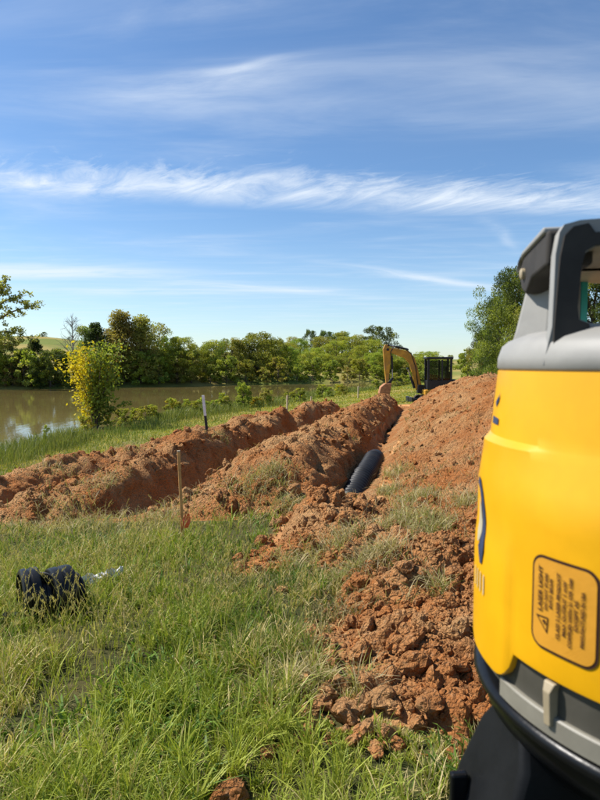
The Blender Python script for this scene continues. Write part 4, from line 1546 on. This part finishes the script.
def proto(kind):
    if kind in PROTO:
        return PROTO[kind]
    spec = {
        'round1': (1, 110, 10000, 0.0155, 'round', 'green', 'bright', 0.35, 0.04, 0.46),
        'round2': (2, 110, 10000, 0.0155, 'round', 'bright', 'green', 0.40, 0.03, 0.50),
        'round3': (3, 110, 10000, 0.0155, 'round', 'olive', 'green', 0.40, 0.04, 0.44),
        'dark1': (4, 110, 10000, 0.0155, 'round', 'dark', 'green', 0.25, 0.03, 0.46),
        'dark2': (5, 100, 9000, 0.0145, 'cone', 'dark', None, 0, 0.03, 0.34),
        'tall1': (6, 100, 8000, 0.0140, 'column', 'olive', 'rust', 0.22, 0.06, 0.24),
        'tall2': (7, 90, 7500, 0.0140, 'column', 'green', 'olive', 0.4, 0.06, 0.27),
        'rust1': (8, 90, 6000, 0.0145, 'round', 'rust', 'olive', 0.5, 0.10, 0.36),
        'bush1': (9, 60, 3600, 0.032, 'dome', 'green', 'bright', 0.45, 0.05, 0.55),
        'bush2': (10, 60, 3600, 0.032, 'dome', 'bright', 'olive', 0.4, 0.05, 0.70),
        'bush3': (11, 60, 3000, 0.032, 'dome', 'rust', 'olive', 0.5, 0.05, 0.60),
        'near1': (12, 220, 44000, 0.0085, 'round', 'dark', 'green', 0.50, 0.04, 0.42),
        'near2': (13, 220, 44000, 0.0085, 'round', 'dark', 'olive', 0.42, 0.04, 0.45),
        'yellow': (14, 46, 2600, 0.026, 'column', 'green', 'yellow', 0.42, 0.14, 0.30),
        'weed': (15, 34, 1300, 0.040, 'dome', 'bright', 'yellow', 0.22, 0.05, 0.42),
        'weed2': (16, 34, 1400, 0.038, 'dome', 'green', 'bright', 0.4, 0.05, 0.45),
    }[kind]
    cm, tb = make_crown(*spec)
    cm.materials.append(MATS['leaf'])
    o = tb.build('trunk', 'bark')
    tm = o.data
    bpy.data.objects.remove(o)
    PROTO[kind] = (cm, tm)
    return PROTO[kind]


def tree(kind, x, y, h, wscale, label, name='tree', cat='tree', group=None, z=None, rz=None, zoff=0.0):
    cm, tm = proto(kind)
    zb = (gz(x, y) if z is None else z) + zoff
    root = empty(name, (x, y, zb), random.uniform(0, 6.28) if rz is None else rz)
    tag(root, label, cat, group)
    a = link('trunk', tm, None, root)
    b = link('crown', cm, None, root)
    for q in (a, b):
        q.scale = (h * wscale, h * wscale, h)
    return root


def at(px, depth):
    return (px - 300) / 600 * depth, depth


ORD = ['first', 'second', 'third', 'fourth', 'fifth', 'sixth', 'seventh', 'eighth', 'ninth', 'tenth', 'eleventh', 'twelfth', 'thirteenth', 'fourteenth', 'fifteenth', 'sixteenth',
       'seventeenth', 'eighteenth', 'nineteenth', 'twentieth', 'twenty-first', 'twenty-second', 'twenty-third', 'twenty-fourth']


def tree_top(px, depth, ytop):
    """height of a tree whose tip shows at photo row ytop"""
    x, y = at(px, depth)
    return x, y, CAM_Z + (365 - ytop) / 600 * depth - gz(x, y)


def build_far_trees():
    # (photo column, depth, photo row of the tip, kind, width factor)
    rows = [
        ('dark leafy tree', 'in the dark group at the left edge', 'dark trees on the far bank at the left',
         [(-16, 90, 330, 'dark1', 1.0), (4, 92, 343, 'dark1', 1.1), (22, 91, 348, 'dark1', 1.0), (34, 94, 338, 'dark2', 1.2), (50, 90, 349, 'dark1', 1.0), (62, 93, 362, 'round3', 1.0)]),
        ('slender autumn tree', 'in the tall row behind the yellow sapling', 'tall trees behind the yellow sapling',
         [(86, 100, 325, 'tall2', 1.0), (98, 97, 322, 'dark2', 1.0), (112, 100, 330, 'round3', 0.8), (120, 98, 312, 'tall1', 1.25), (133, 101, 326, 'rust1', 0.8), (143, 99, 317, 'tall1', 1.2), (157, 102, 324, 'rust1', 0.8),
          (170, 104, 337, 'round1', 0.9), (184, 103, 338, 'round2', 0.9)]),
        ('leafy tree', 'in the middle row on the far bank', 'trees on the middle of the far bank',
         [(78, 99, 350, 'round3', 1.2), (105, 99, 350, 'round1', 1.2), (128, 100, 348, 'round1', 1.2), (150, 101, 348, 'round1', 1.2), (176, 102, 348, 'round1', 1.3), (200, 108, 346, 'round1', 1.1), (214, 110, 341, 'round3', 1.1), (231, 113, 339, 'round3', 1.1),
          (246, 116, 342, 'dark1', 1.0), (258, 116, 333, 'round1', 1.15), (275, 120, 340, 'round1', 1.1), (290, 121, 347, 'round1', 1.1)]),
        ('round bright tree', 'on the wooded slope behind the pond', 'trees on the wooded slope',
         [(236, 190, 341, 'round2', 1.2), (268, 185, 340, 'round3', 1.2), (288, 165, 343, 'round2', 1.3), (300, 185, 339, 'round1', 1.2), (314, 150, 348, 'round2', 1.2), (322, 190, 337, 'round2', 1.3), (336, 165, 341, 'round2', 1.3),
          (350, 185, 337, 'round2', 1.4), (362, 150, 346, 'round2', 1.2), (372, 185, 340, 'round2', 1.3), (388, 160, 347, 'round1', 1.2), (402, 175, 350, 'round2', 1.2), (416, 165, 354, 'round2', 1.2),
          (430, 170, 356, 'round2', 1.2), (446, 170, 358, 'round2', 1.2)]),
        ('dark tree', 'standing on the skyline behind the wooded slope', 'trees on the skyline',
         [(292, 240, 337, 'rust1', 1.3), (311, 235, 330, 'dark1', 0.75), (327, 240, 331, 'dark1', 1.0), (342, 240, 332, 'round3', 1.1), (358, 240, 335, 'rust1', 1.2), (367, 225, 336, 'dark1', 0.9), (380, 200, 326, 'dark1', 1.05)]),
        ('bushy tree', 'on the lower slope across the pond', 'bushy trees on the lower slope',
         [(192 + 13 * k, 128 + (k * 37) % 19, 352 + (k * 29) % 9, ['round2', 'round1', 'round3', 'round2', 'round2'][k % 5], 1.35) for k in range(19)]),
        ('hazy far tree', 'on the low ridge right of the excavator cab', 'far trees right of the excavator',
         [(420, 330, 354, 'dark1', 1.4), (436, 340, 356, 'round1', 1.5), (450, 330, 355, 'round1', 1.5), (462, 320, 353, 'dark1', 1.4), (474, 310, 349, 'round1', 1.4), (490, 300, 345, 'dark1', 1.4)]),
        ('small tree', 'on the meadow hill behind the dark trees', 'trees on the meadow hill',
         [(8, 220, 333, 'dark1', 1.3), (22, 235, 336, 'round1', 1.3), (33, 240, 335, 'dark1', 1.3), (45, 240, 332, 'dark1', 1.2), (58, 245, 338, 'round1', 1.3), (70, 240, 337, 'dark1', 1.3)]),
    ]
    for what, where, grp, lst in rows:
        for i, (px, d, yt, kind, wf) in enumerate(lst):
            x, y, h = tree_top(px, d, yt)
            tree(kind, x, y, h, wf * min(1.0, 9.0 / h + 0.35), '%s, %s from the left, %s' % (what, ORD[i], where), group=grp)
    # bare grey tree
    x, y, h = tree_top(73, 96, 313)
    root = empty('bare_tree', (x, y, gz(x, y)))
    tag(root, 'thin bare grey tree between the dark trees and the autumn row', 'tree')
    r = np.random.default_rng(77)
    mb = MB()
    mb.tube([(0, 0, -0.2), (0.1, 0, h * 0.5), (0, 0, h * 0.95)], [0.13, 0.09, 0.02], 6)
    mb.build('trunk', 'bark_grey', root)
    mb = MB()
    for k in range(46):
        z = h * r.uniform(0.3, 0.92)
        a = r.uniform(0, 6.28)
        L = (h - z) * 0.35 + 0.5
        d = Vector((math.cos(a), math.sin(a), r.uniform(0.7, 1.6))).normalized()
        p0 = Vector((0.05, 0, z)); p1 = p0 + d * L
        mb.tube([p0, p1], [0.035, 0.012], 4)
        for j in range(4):
            q = p0.lerp(p1, r.uniform(0.3, 1.0))
            dd = (d + Vector(r.normal(size=3)) * 0.5).normalized()
            mb.tube([q, q + dd * L * 0.45], [0.02, 0.008], 4)
    mb.build('branches', 'bark_grey', root)
    # undergrowth along the far waterline
    lst = []
    px = -12
    k = 0
    while px < 400:
        d = float(np.interp(px, [0, 100, 200, 300, 400], [86.5, 95, 104, 113, 119]))
        lst.append((px, d, ['bush1', 'bush3', 'bush2', 'bush1', 'bush1'][k % 5], [4.4, 3.0, 4.8, 3.4, 5.0][k % 5] * (1.1 if px < 200 else 0.95)))
        px += [18, 14, 19, 16, 19][k % 5]
        k += 1
    for i, (px, d, kind, h) in enumerate(lst):
        x, y = at(px, d)
        y = float(far_y(np.array([x]))[0]) + 1.6
        tree(kind, x, y, h, 1.0, 'leafy bush, %s from the left, overhanging the far waterline' % (ORD[i] if i < len(ORD) else 'last'), 'shoreline_bush', 'bush', 'bushes along the far waterline')


def overhanging_tree():
    """tall airy tree at the left edge, limbs reaching into the picture"""
    d = 86
    x, y = at(-22, d)
    z = gz(x, y)
    root = empty('tree', (x, y, z))
    tag(root, 'tall airy tree with spreading open limbs at the left edge', 'tree')
    r = np.random.default_rng(31)
    mb = MB()
    trunk = [Vector((0, 0, -0.3)), Vector((0.3, 0, 4)), Vector((1.0, 0, 8.0)), Vector((2.2, 0.3, 11.5)), Vector((3.2, 0.2, 14.0))]
    mb.tube(trunk, [0.40, 0.33, 0.26, 0.17, 0.06], 8)
    tips = []
    limbs = [((0.9, 0, 7.5), (4.2, 0.2, 9.3), (7.2, 0.5, 7.6)), ((1.4, 0.1, 9.2), (4.5, 0.6, 11.6), (8.2, 0.4, 12.2)), ((2.0, 0.2, 11.0), (4.2, -0.4, 13.2), (6.2, 0.3, 13.4)),
             ((2.4, 0.3, 12.0), (3.4, 0.6, 14.2), (4.0, 0.2, 15.6)), ((1.0, 0, 8.0), (-2.0, 1.0, 11.0), (-4.5, 0.5, 13.5)), ((2.2, 0.3, 11.5), (0.5, -1, 13.8), (-0.8, 0, 15.6)),
             ((0.6, 0, 6.0), (3.2, -1.0, 7.2), (5.6, -0.6, 6.6)), ((0.5, 0, 5.5), (-3, -0.6, 7.5), (-5, 0, 8.0))]
    for L in limbs:
        P = [Vector(p) for p in L]
        pts = []
        for k in range(7):
            a = k / 6
            pts.append(P[0] * (1 - a) ** 2 + P[1] * 2 * a * (1 - a) + P[2] * a * a + Vector(r.normal(size=3)) * 0.06)
        mb.tube(pts, [0.15 * (1 - a / 7.2) + 0.02 for a in range(7)], 6)
        for k in range(2, 7):
            for j in range(3):
                dd = (Vector(r.normal(size=3)) + Vector((0.3, 0, 0.35))).normalized()
                e = pts[k] + dd * r.uniform(0.5, 1.5)
                mb.tube([pts[k], e], [0.035, 0.010], 4)
                tips.append((e, 0.42))
            tips.append((pts[k], 0.38))
    mb.build('trunk', 'bark', root)
    pts = []
    for e, s in tips:
        n = int(r.integers(18, 40))
        pts.append(np.array(e) + unit(r.normal(size=(n, 3))) * (s * r.uniform(0.2, 1.25, n) ** 0.7)[:, None])
    P = np.concatenate(pts)
    V, F = leaf_quads(P, np.full(len(P), 0.17), r)
    lo, hi = np.array(PAL['olive'][0]) * 0.8, np.array(PAL['olive'][1])
    col = lo + (hi - lo) * r.uniform(0, 1, len(P))[:, None]
    me = mesh_np('crown', V, F, colors=np.repeat(col, 4, 0))
    link('crown', me, 'leaf', root)


def build_near_trees():
    # woods on the right, behind the bank and the laser
    lst = [(486, 58, 330, 'near2', 0.80, 'lower left olive tree of the wood beside the laser level'),
           (514, 50, 268, 'near1', 0.72, 'tall dark green tree whose crown shows left of the laser handle'),
           (498, 55, 296, 'near1', 0.75, 'mid-height tree stepping down left of the tall dark green tree'),
           (548, 48, 266, 'near2', 0.72, 'tall tree seen through the narrow gap of the laser cage'),
           (592, 46, 250, 'near1', 0.85, 'tree seen through the window of the laser cage'),
           (640, 44, 215, 'near2', 0.85, 'tree at the right, mostly hidden by the laser cage')]
    for px, d, yt, kind, wf, lab in lst:
        x, y, h = tree_top(px, d, yt)
        tree(kind, x, y, h, wf, lab, group='wood on the right', rz=px * 0.37)
    x, y, h = tree_top(468, 75, 349)
    tree('bush1', x, y, h, 0.9, 'green bush at the foot of the right wood', 'bush', 'bush')
    # yellow sapling on the near shore
    x, y = -11.45, 33.5
    z = gz(x, y)
    h = CAM_Z + (365 - 341) / 600 * y - z
    root = empty('sapling', (x, y, z))
    tag(root, 'small tree with yellow leaves on its left side at the near shore', 'tree')
    r = np.random.default_rng(9)
    mb = MB()
    stems = []
    for k in range(9):
        a = -2.2 + k * 0.62
        lean = r.uniform(0.12, 0.42)
        tip = Vector((math.cos(a) * lean * h * 0.75, math.sin(a) * lean * h * 0.6, h * r.uniform(0.72, 0.97)))
        mid = Vector((tip.x * 0.22, tip.y * 0.22, h * 0.34))
        pts = [Vector((0.07 * math.cos(a), 0.07 * math.sin(a), -0.1)), mid, mid.lerp(tip, 0.55) + Vector((0, 0, 0.12)), tip]
        mb.tube(pts, [0.055, 0.038, 0.022, 0.007], 6)
        stems.append(pts)
    stems.append([Vector((0, 0, 0.5)), Vector((0.6, 0, 1.4)), Vector((1.3, 0.1, 1.75)), Vector((1.95, 0.1, 1.95))])
    mb.tube(stems[-1], [0.035, 0.02, 0.012, 0.004], 5)
    mb.build('trunk', 'bark', root)
    P = []
    for j, pts in enumerate(stems):
        for k in range(95 if j < 9 else 22):
            a = r.uniform(0.28, 1.0)
            q = a * 3
            i = min(2, int(q))
            p = np.array(pts[i].lerp(pts[i + 1], q - i))
            n = 5
            P.append(p + r.normal(size=(n, 3)) * np.array([0.36, 0.32, 0.19]) * (1.0 if j < 9 else 0.4))
    # low skirt of leaves
    n = 420
    P.append(np.stack([r.normal(0.05, 0.5, n), r.normal(0, 0.4, n), r.uniform(0.7, 2.3, n)], 1))
    P = np.concatenate(P)
    P = P[P[:, 2] > 0.55]
    V, F = leaf_quads(P, np.full(len(P), 0.095), r, 0.6)
    tone = r.uniform(0, 1, len(P))[:, None]
    g = np.array(PAL['green'][0]) * 0.7 + (np.array(PAL['green'][1]) * 1.0 - np.array(PAL['green'][0]) * 0.7) * tone
    ye = np.array(PAL['yellow'][0]) + (np.array(PAL['yellow'][1]) - np.array(PAL['yellow'][0])) * tone
    side = sstep(0.15, -0.60, P[:, 0]) * 0.92 + 0.10 * sstep(2.4, 3.4, P[:, 2])
    col = np.where((r.uniform(0, 1, len(P)) < side)[:, None], ye, g)
    link('crown', mesh_np('crown', V, F, colors=np.repeat(col, 4, 0)), 'leaf', root)
    # shrubs along the near shore
    sh = [(243, 49, 2.05, 'bush1', 0.75, 'leafy green shrub on the near shore right of the white topped stake'),
          (266, 50, 1.55, 'bush3', 0.85, 'brownish shrub right of the leafy green shrub on the near shore'),
          (222, 47, 1.3, 'weed2', 1.0, 'low weedy shrub directly left of the leafy green shrub'),
          (172, 40, 1.35, 'weed', 1.0, 'low yellow flowering weed clump right of the yellow sapling'),
          (186, 42, 1.1, 'weed2', 1.1, 'low green weed clump right of the yellow flowering weeds'),
          (202, 44, 1.1, 'weed2', 1.2, 'low green weed clump behind the white topped stake'),
          (84, 30.5, 0.95, 'weed', 1.2, 'pale yellow weed clump at the foot of the yellow sapling'),
          (124, 35, 0.95, 'weed2', 1.2, 'dark green weed clump right of the sapling trunk'),
          (135, 37, 0.9, 'weed', 1.2, 'yellowish weed clump between sapling and yellow flowering weeds'),
          (45, 27.5, 0.75, 'weed2', 0.6, 'spindly weed standing before the bright water at left'),
          (300, 54, 1.2, 'weed2', 1.3, 'low weeds behind the nearest far stake'),
          (322, 58, 1.3, 'weed2', 1.3, 'low weeds behind the middle far stake'),
          (340, 63, 1.3, 'weed', 1.2, 'low pale weeds left of the farthest stake'),
          (376, 72, 1.3, 'weed2', 1.4, 'low weeds right of the farthest stake'),
          (398, 78, 1.9, 'bush2', 1.1, 'bright bush behind the excavator bucket'),
          (414, 82, 2.2, 'bush1', 1.1, 'green bush behind the excavator boom')]
    r2 = np.random.default_rng(21)
    for i in range(20):
        px = 104 + 12.5 * i + float(r2.uniform(-4, 4))
        yy = float(np.interp(px, [100, 200, 300, 350], [34, 45, 58, 66]))
        d = yy + float(r2.uniform(-4.0, 1.0))
        sh.append((px, d, float(r2.uniform(0.55, 1.15)), ['weed', 'weed2', 'weed2', 'bush2'][i % 4], float(r2.uniform(1.0, 1.6)),
                   'low leafy weed clump, %s from the left along the near shore fringe' % ORD[i]))
    for px, d, h, kind, wf, lab in sh:
        x, y = at(px, d)
        zz = max(gz(x, y), ZW)
        tree(kind, x, y, h, wf, lab, 'shrub', 'shrub', 'shrubs and weeds on the near shore', z=zz - 0.03)


build_far_trees()
overhanging_tree()
build_near_trees()


# ------------------------------------------------------------------ grass
def blades(x, y, z, h, w, lean, col, r, name, label, seg3=True, az=None):
    n = len(x)
    az = r.uniform(0, 2 * np.pi, n) if az is None else az
    face = r.uniform(0, 2 * np.pi, n)
    root = np.stack([x, y, z], 1)
    d = np.stack([np.cos(az), np.sin(az), np.zeros(n)], 1)
    sd = np.stack([np.cos(face), np.sin(face), np.zeros(n)], 1)
    ts = [0.0, 0.45, 0.8, 1.0] if seg3 else [0.0, 0.6, 1.0]
    ws = [0.8, 1.0, 0.6, 0.0] if seg3 else [0.9, 0.8, 0.0]
    V, C = [], []
    for t, wk in zip(ts, ws):
        cz = np.sqrt(np.maximum(0.05, 1 - (lean * t) ** 2 * 0.75))
        p = root + d * (h * lean * t * t)[:, None] + np.array([0, 0, 1]) * (h * t * cz)[:, None]
        shade = 1.0
        cc = col * shade
        if wk > 0:
            V += [p - sd * (w * wk / 2)[:, None], p + sd * (w * wk / 2)[:, None]]
            C += [cc, cc]
        else:
            V.append(p)
            C.append(cc)
    m = len(V)
    Vv = np.stack(V, 1).reshape(-1, 3)
    Cc = np.stack(C, 1).reshape(-1, 3)
    o = (np.arange(n) * m)[:, None]
    Q = [o + np.array([[2 * k, 2 * k + 1, 2 * k + 3, 2 * k + 2]]) for k in range(len(ts) - 2)]
    T = o + np.array([[m - 3, m - 2, m - 1]])
    me = mesh_np(name, Vv, [np.concatenate(Q), T], colors=np.clip(Cc, 0, 1))
    ob = link(name, me, 'grass')
    tag(ob, label, 'grass', kind='stuff')
    return ob


def grass_colour(x, y, r, dry):
    n = len(x)
    g = fbm(x * 0.9, y * 0.9, 4, 55)
    t = np.clip(0.45 + 0.9 * g + r.normal(0, 0.30, n), 0, 1)[:, None]
    a, b, s = np.array([0.085, 0.160, 0.016]), np.array([0.350, 0.375, 0.055]), np.array([0.56, 0.45, 0.20])
    c = a + (b - a) * t
    k = (r.uniform(0, 1, n) < dry)[:, None]
    return np.where(k, s * r.uniform(0.7, 1.15, (n, 1)), c)


def build_grass():
    r = np.random.default_rng(4)
    # --- front meadow
    n = 250000
    y = 1.55 * (8.6 / 1.55) ** r.random(n)
    half = 0.57 * y + 0.25
    x = r.uniform(-half, half)
    keep = r.random(n) < np.clip(half / 2.2, 0.45, 1.0)
    x, y = x[keep], y[keep]
    D = dirt_mask(x, y)
    s, t = st(x, y)
    patch = fbm(x * 1.9, y * 1.9, 4, 44)
    thin = np.clip(0.62 + 1.3 * patch, 0.12, 1.0)
    k = r.random(len(x)) < np.where(D > 0.55, 0.012, (1 - D) * thin)
    x, y, D, patch = x[k], y[k], D[k], patch[k]
    # clumping: pull roots toward tuft centres
    gx, gy = np.floor(x / 0.10), np.floor(y / 0.10)
    cx, cy = (gx + _h(gx, gy, 5)) * 0.10, (gy + _h(gx, gy, 6)) * 0.10
    q = r.uniform(0.15, 0.75, len(x))
    x, y = x + (cx - x) * q, y + (cy - y) * q
    z = ground_z(x, y) - 0.01
    tall = 0.6 + 0.8 * _h(gx, gy, 9) + 0.5 * np.clip(patch, -0.6, 0.6)
    h = r.gamma(5.0, 0.026, len(x)) * tall
    h = np.clip(h, 0.03, 0.30) * 0.78 * (1 - 0.45 * np.clip(D * 2, 0, 1))
    keep = np.ones(len(x), bool)
    for (qx, qy, qs) in CLOD_AT:
        d = np.hypot(x - qx, y - qy)
        keep &= d > qs * 0.9
        front = (d < qs * 1.2 + 0.22) & (y < qy) & (np.abs(x - qx) < qs * 1.3)
        h = np.where(front, np.minimum(h, 0.035 + 0.25 * np.maximum(0, d - qs)), h)
    x, y, z, h, D, patch, gx, gy = x[keep], y[keep], z[keep], h[keep], D[keep], patch[keep], gx[keep], gy[keep]
    w = r.uniform(0.0026, 0.0074, len(x)) * np.interp(y, [2, 5, 9], [0.95, 1.25, 1.9])
    lean = np.clip(r.beta(2, 2.4, len(x)) * 1.25, 0.05, 1.05)
    s_, t_ = st(x, y)
    dry = np.clip(0.17 + 0.7 * fbm(x * 1.3 + 9, y * 1.3, 3, 66) + 0.5 * D + 0.55 * sstep(5.2, 6.6, t_) * (s_ < -2.2), 0.04, 0.85)
    h = h * (1 - 0.35 * sstep(5.4, 6.6, t_) * (s_ < -2.2))
    col = grass_colour(x, y, r, dry)
    blades(x, y, z, h, w, lean, col, r, 'grass', 'rough green meadow grass filling the foreground')
    # --- broad leaves low in the sward
    n = 9000
    y = 1.6 * (7.0 / 1.6) ** r.random(n); x = r.uniform(-1, 1, n) * (0.57 * y + 0.2)
    D = dirt_mask(x, y)
    k = (D < 0.3) & (fbm(x * 1.4, y * 1.4, 3, 12) > 0.05)
    x, y = x[k], y[k]
    blades(x, y, ground_z(x, y), r.uniform(0.04, 0.13, len(x)), r.uniform(0.010, 0.020, len(x)), r.uniform(0.5, 1.0, len(x)),
           np.array([0.12, 0.20, 0.030]) * r.uniform(0.7, 1.25, (len(x), 1)), r, 'broadleaf_weeds', 'low broad leaved weeds among the foreground grass')
    # --- seed stalks
    n = 4600
    y = 1.7 * (7.5 / 1.7) ** r.random(n); x = r.uniform(-1, 1, n) * (0.57 * y + 0.2)
    k = (dirt_mask(x, y) < 0.25) & (fbm(x * 1.1, y * 1.1, 3, 19) > -0.15)
    x, y = x[k], y[k]
    h = r.uniform(0.22, 0.46, len(x)); z = ground_z(x, y)
    lean = r.uniform(0.1, 0.6, len(x)); az = r.uniform(0, 2 * np.pi, len(x))
    colS = np.array([0.30, 0.27, 0.085]) * r.uniform(0.75, 1.2, (len(x), 1))
    blades(x, y, z, h, np.full(len(x), 0.0030), lean, colS, r, 'seed_stalks', 'thin yellowish seed stalks standing above the grass', az=az)
    # seed heads: little brushes at the tips
    hx, hy, hz, hh, hl, ha = [], [], [], [], [], []
    Vs = []
    m = 14
    for j in range(m):
        tt = 0.80 + 0.20 * j / m
        cz = np.sqrt(np.maximum(0.05, 1 - (lean * tt) ** 2 * 0.75))
        hx.append(x + np.cos(az) * h * lean * tt * tt); hy.append(y + np.sin(az) * h * lean * tt * tt); hz.append(z + h * tt * cz)
    hx, hy, hz = np.concatenate(hx), np.concatenate(hy), np.concatenate(hz)
    nn = len(hx)
    blades(hx, hy, hz, r.uniform(0.012, 0.024, nn), r.uniform(0.003, 0.0055, nn), r.uniform(0.3, 0.9, nn),
           np.array([0.42, 0.34, 0.12]) * r.uniform(0.75, 1.2, (nn, 1)), r, 'seed_heads', 'bristly pale seed heads on the grass stalks', seg3=False)
    # --- dry straw on the dug soil, around the trench and between the lines
    n = 110000
    tq = 3.6 + 24 * r.random(n) ** 1.7
    sq = r.uniform(-7.6, 1.7, n)
    x, y = xy(sq, tq)
    tuft = fbm(x * 1.6, y * 1.6, 4, 82)
    D = dirt_mask(x, y)
    steep = np.zeros(n)
    for kk in ('A', 'B', 'R', 'C', 'F'):
        steep = np.maximum(steep, np.clip(mound_raw(kk, x, y), 0, 1))
    near_tr = np.exp(-((sq + 0.15) / 0.40) ** 2) * (tq < 16) + 0.9 * np.exp(-((sq - 0.35) / 0.55) ** 2 - ((tq - 6.2) / 1.1) ** 2)
    p = sstep(0.10, 0.42, tuft + 0.35 * near_tr - 0.55 * steep * (1 - near_tr)) * (0.25 + 0.75 * (D < 0.9)) + 0.02
    k = (r.random(n) < p) & (trench_cut(x, y) < 0.08)
    x, y = x[k], y[k]
    z = top_z(x, y) - 0.006
    nn = len(x)
    mixc = np.where((r.random(nn) < 0.62)[:, None], np.array([0.44, 0.35, 0.17]) * r.uniform(0.6, 1.15, (nn, 1)), np.array([0.15, 0.18, 0.045]) * r.uniform(0.7, 1.3, (nn, 1)))
    blades(x, y, z, r.uniform(0.05, 0.17, nn), r.uniform(0.003, 0.006, nn) * np.interp(y, [4, 10, 25], [1, 1.6, 3.2]), np.clip(r.beta(4, 2, nn) * 1.25, 0.2, 1.15), mixc, r,
           'dry_grass', 'flattened dry straw and torn turf on the dug soil')
    # --- torn turf tufts lying on the heaps
    TX, TY, GR = [], [], []
    for (px, py, rad, k, green) in [(275, 470, 0.22, 420, .35), (292, 505, 0.22, 420, .5), (255, 486, 0.30, 500, .6), (400, 522, 0.20, 700, .45), (432, 530, 0.18, 700, .5), (415, 500, 0.20, 500, .4), (470, 505, 0.16, 400, .4),
                                    (340, 545, 0.15, 420, .3), (300, 566, 0.16, 420, .5), (345, 582, 0.12, 420, .4), (380, 556, 0.15, 520, .35), (372, 462, 0.30, 420, .6),
                                    (392, 476, 0.26, 420, .5), (385, 494, 0.18, 420, .5), (300, 690, 0.10, 300, .3), (360, 690, 0.05, 130, .6), (440, 595, 0.05, 160, .6), (120, 505, 0.45, 500, .3), (40, 530, 0.5, 700, .3),
                                    (95, 528, 0.4, 600, .3), (160, 520, 0.3, 450, .35), (60, 470, 0.5, 320, .4), (130, 446, 0.6, 320, .4), (230, 455, 0.4, 260, .4)]:
        d = np.linspace(1.5, 30, 1600)
        a_, b_ = (px - 300) / 600, (400 - py) / 600
        dy = math.cos(PITCH) + b_ * math.sin(PITCH); dz = -math.sin(PITCH) + b_ * math.cos(PITCH)
        zz = CAM_Z + d / dy * dz
        hit = np.argmax(top_z(a_ * d / dy, d) > zz)
        cxq, cyq = a_ * d[hit] / dy, d[hit]
        TX.append(r.normal(cxq, rad * 0.6, k)); TY.append(r.normal(cyq, rad * 0.6, k)); GR.append(np.full(k, green))
    x, y, gr = np.concatenate(TX), np.concatenate(TY), np.concatenate(GR)
    q = trench_cut(x, y) < 0.1
    x, y, gr = x[q], y[q], gr[q]
    nn = len(x)
    z = top_z(x, y) - 0.008
    gg = np.array([0.14, 0.19, 0.035]) + (np.array([0.34, 0.34, 0.08]) - np.array([0.14, 0.19, 0.035])) * r.random((nn, 1))
    cc = np.where((r.random(nn) < gr * 0.6)[:, None], gg, np.array([0.50, 0.41, 0.21]) * r.uniform(0.55, 1.1, (nn, 1)))
    blades(x, y, z, r.uniform(0.06, 0.22, nn), r.uniform(0.003, 0.0062, nn) * np.interp(y, [3, 8, 15], [0.9, 1.3, 2.2]), np.clip(r.beta(3, 1.8, nn) * 1.3, 0.2, 1.2), cc, r,
           'turf_tufts', 'torn tufts of dry and green turf on the heaps')
    # --- grass strip between the lines and the pond
    n = 150000
    y = 6.5 * (75 / 6.5) ** r.random(n) ** 0.85
    x = r.uniform(-0.53, 0.24, n) * y - 0.3
    s, t = st(x, y)
    S = shore_s(y)
    k = (s > S + 0.3) & ((s < -6.7) | (y > 30)) & (s < 3)
    D = dirt_mask(x, y)
    k &= (D < 0.4) & (r.random(n) > D)
    x, y, s, S = x[k], y[k], s[k], S[k]
    z = ground_z(x, y) - 0.01
    nn = len(x)
    mow = sstep(1.5, 6.5, s - S)
    h = r.uniform(0.04, 0.12, nn) * np.interp(y, [8, 30, 70], [1.0, 1.1, 1.5])
    w = r.uniform(0.6, 1.4, nn) * 0.00085 * y
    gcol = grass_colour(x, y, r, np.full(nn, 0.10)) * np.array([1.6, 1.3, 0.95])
    blades(x, y, z, h, w, r.uniform(0.2, 0.9, nn), gcol, r, 'grass_strip', 'short sunlit grass strip between the dug soil and the pond', seg3=False)
    # --- reeds and tall weeds along the near shore
    n = 34000
    y = 18 * (95 / 18) ** r.random(n)
    S = shore_s(y)
    off = np.abs(r.normal(0, 1.5, n)) * np.where(r.random(n) < 0.5, 1, 1.5) - 0.5
    s = S + off
    x = (s + y * 0.199) / 0.98
    clump = fbm(x * 0.6, y * 0.35, 3, 101)
    k = (np.abs(x / y) < 0.62) & (r.random(n) < np.clip(0.55 + 1.2 * clump, 0.1, 1))
    x, y, clump, off = x[k], y[k], clump[k], off[k]
    z = np.maximum(ground_z(x, y), ZW - 0.1)
    nn = len(x)
    h = r.uniform(0.25, 0.75, nn) * (1 + 0.6 * clump) * np.interp(off, [-0.5, 1, 4], [1.0, 1.0, 0.45])
    w = r.uniform(0.6, 1.3, nn) * 0.0009 * y
    c = np.array([0.105, 0.145, 0.028]) + (np.array([0.27, 0.27, 0.07]) - np.array([0.105, 0.145, 0.028])) * np.clip(r.normal(0.4 + 0.5 * clump, 0.28), 0, 1)[:, None]
    blades(x, y, z, h, w, r.uniform(0.08, 0.55, nn), c, r, 'shore_reeds', 'tall reeds and weeds fringing the near pond shore', seg3=False)


build_grass()
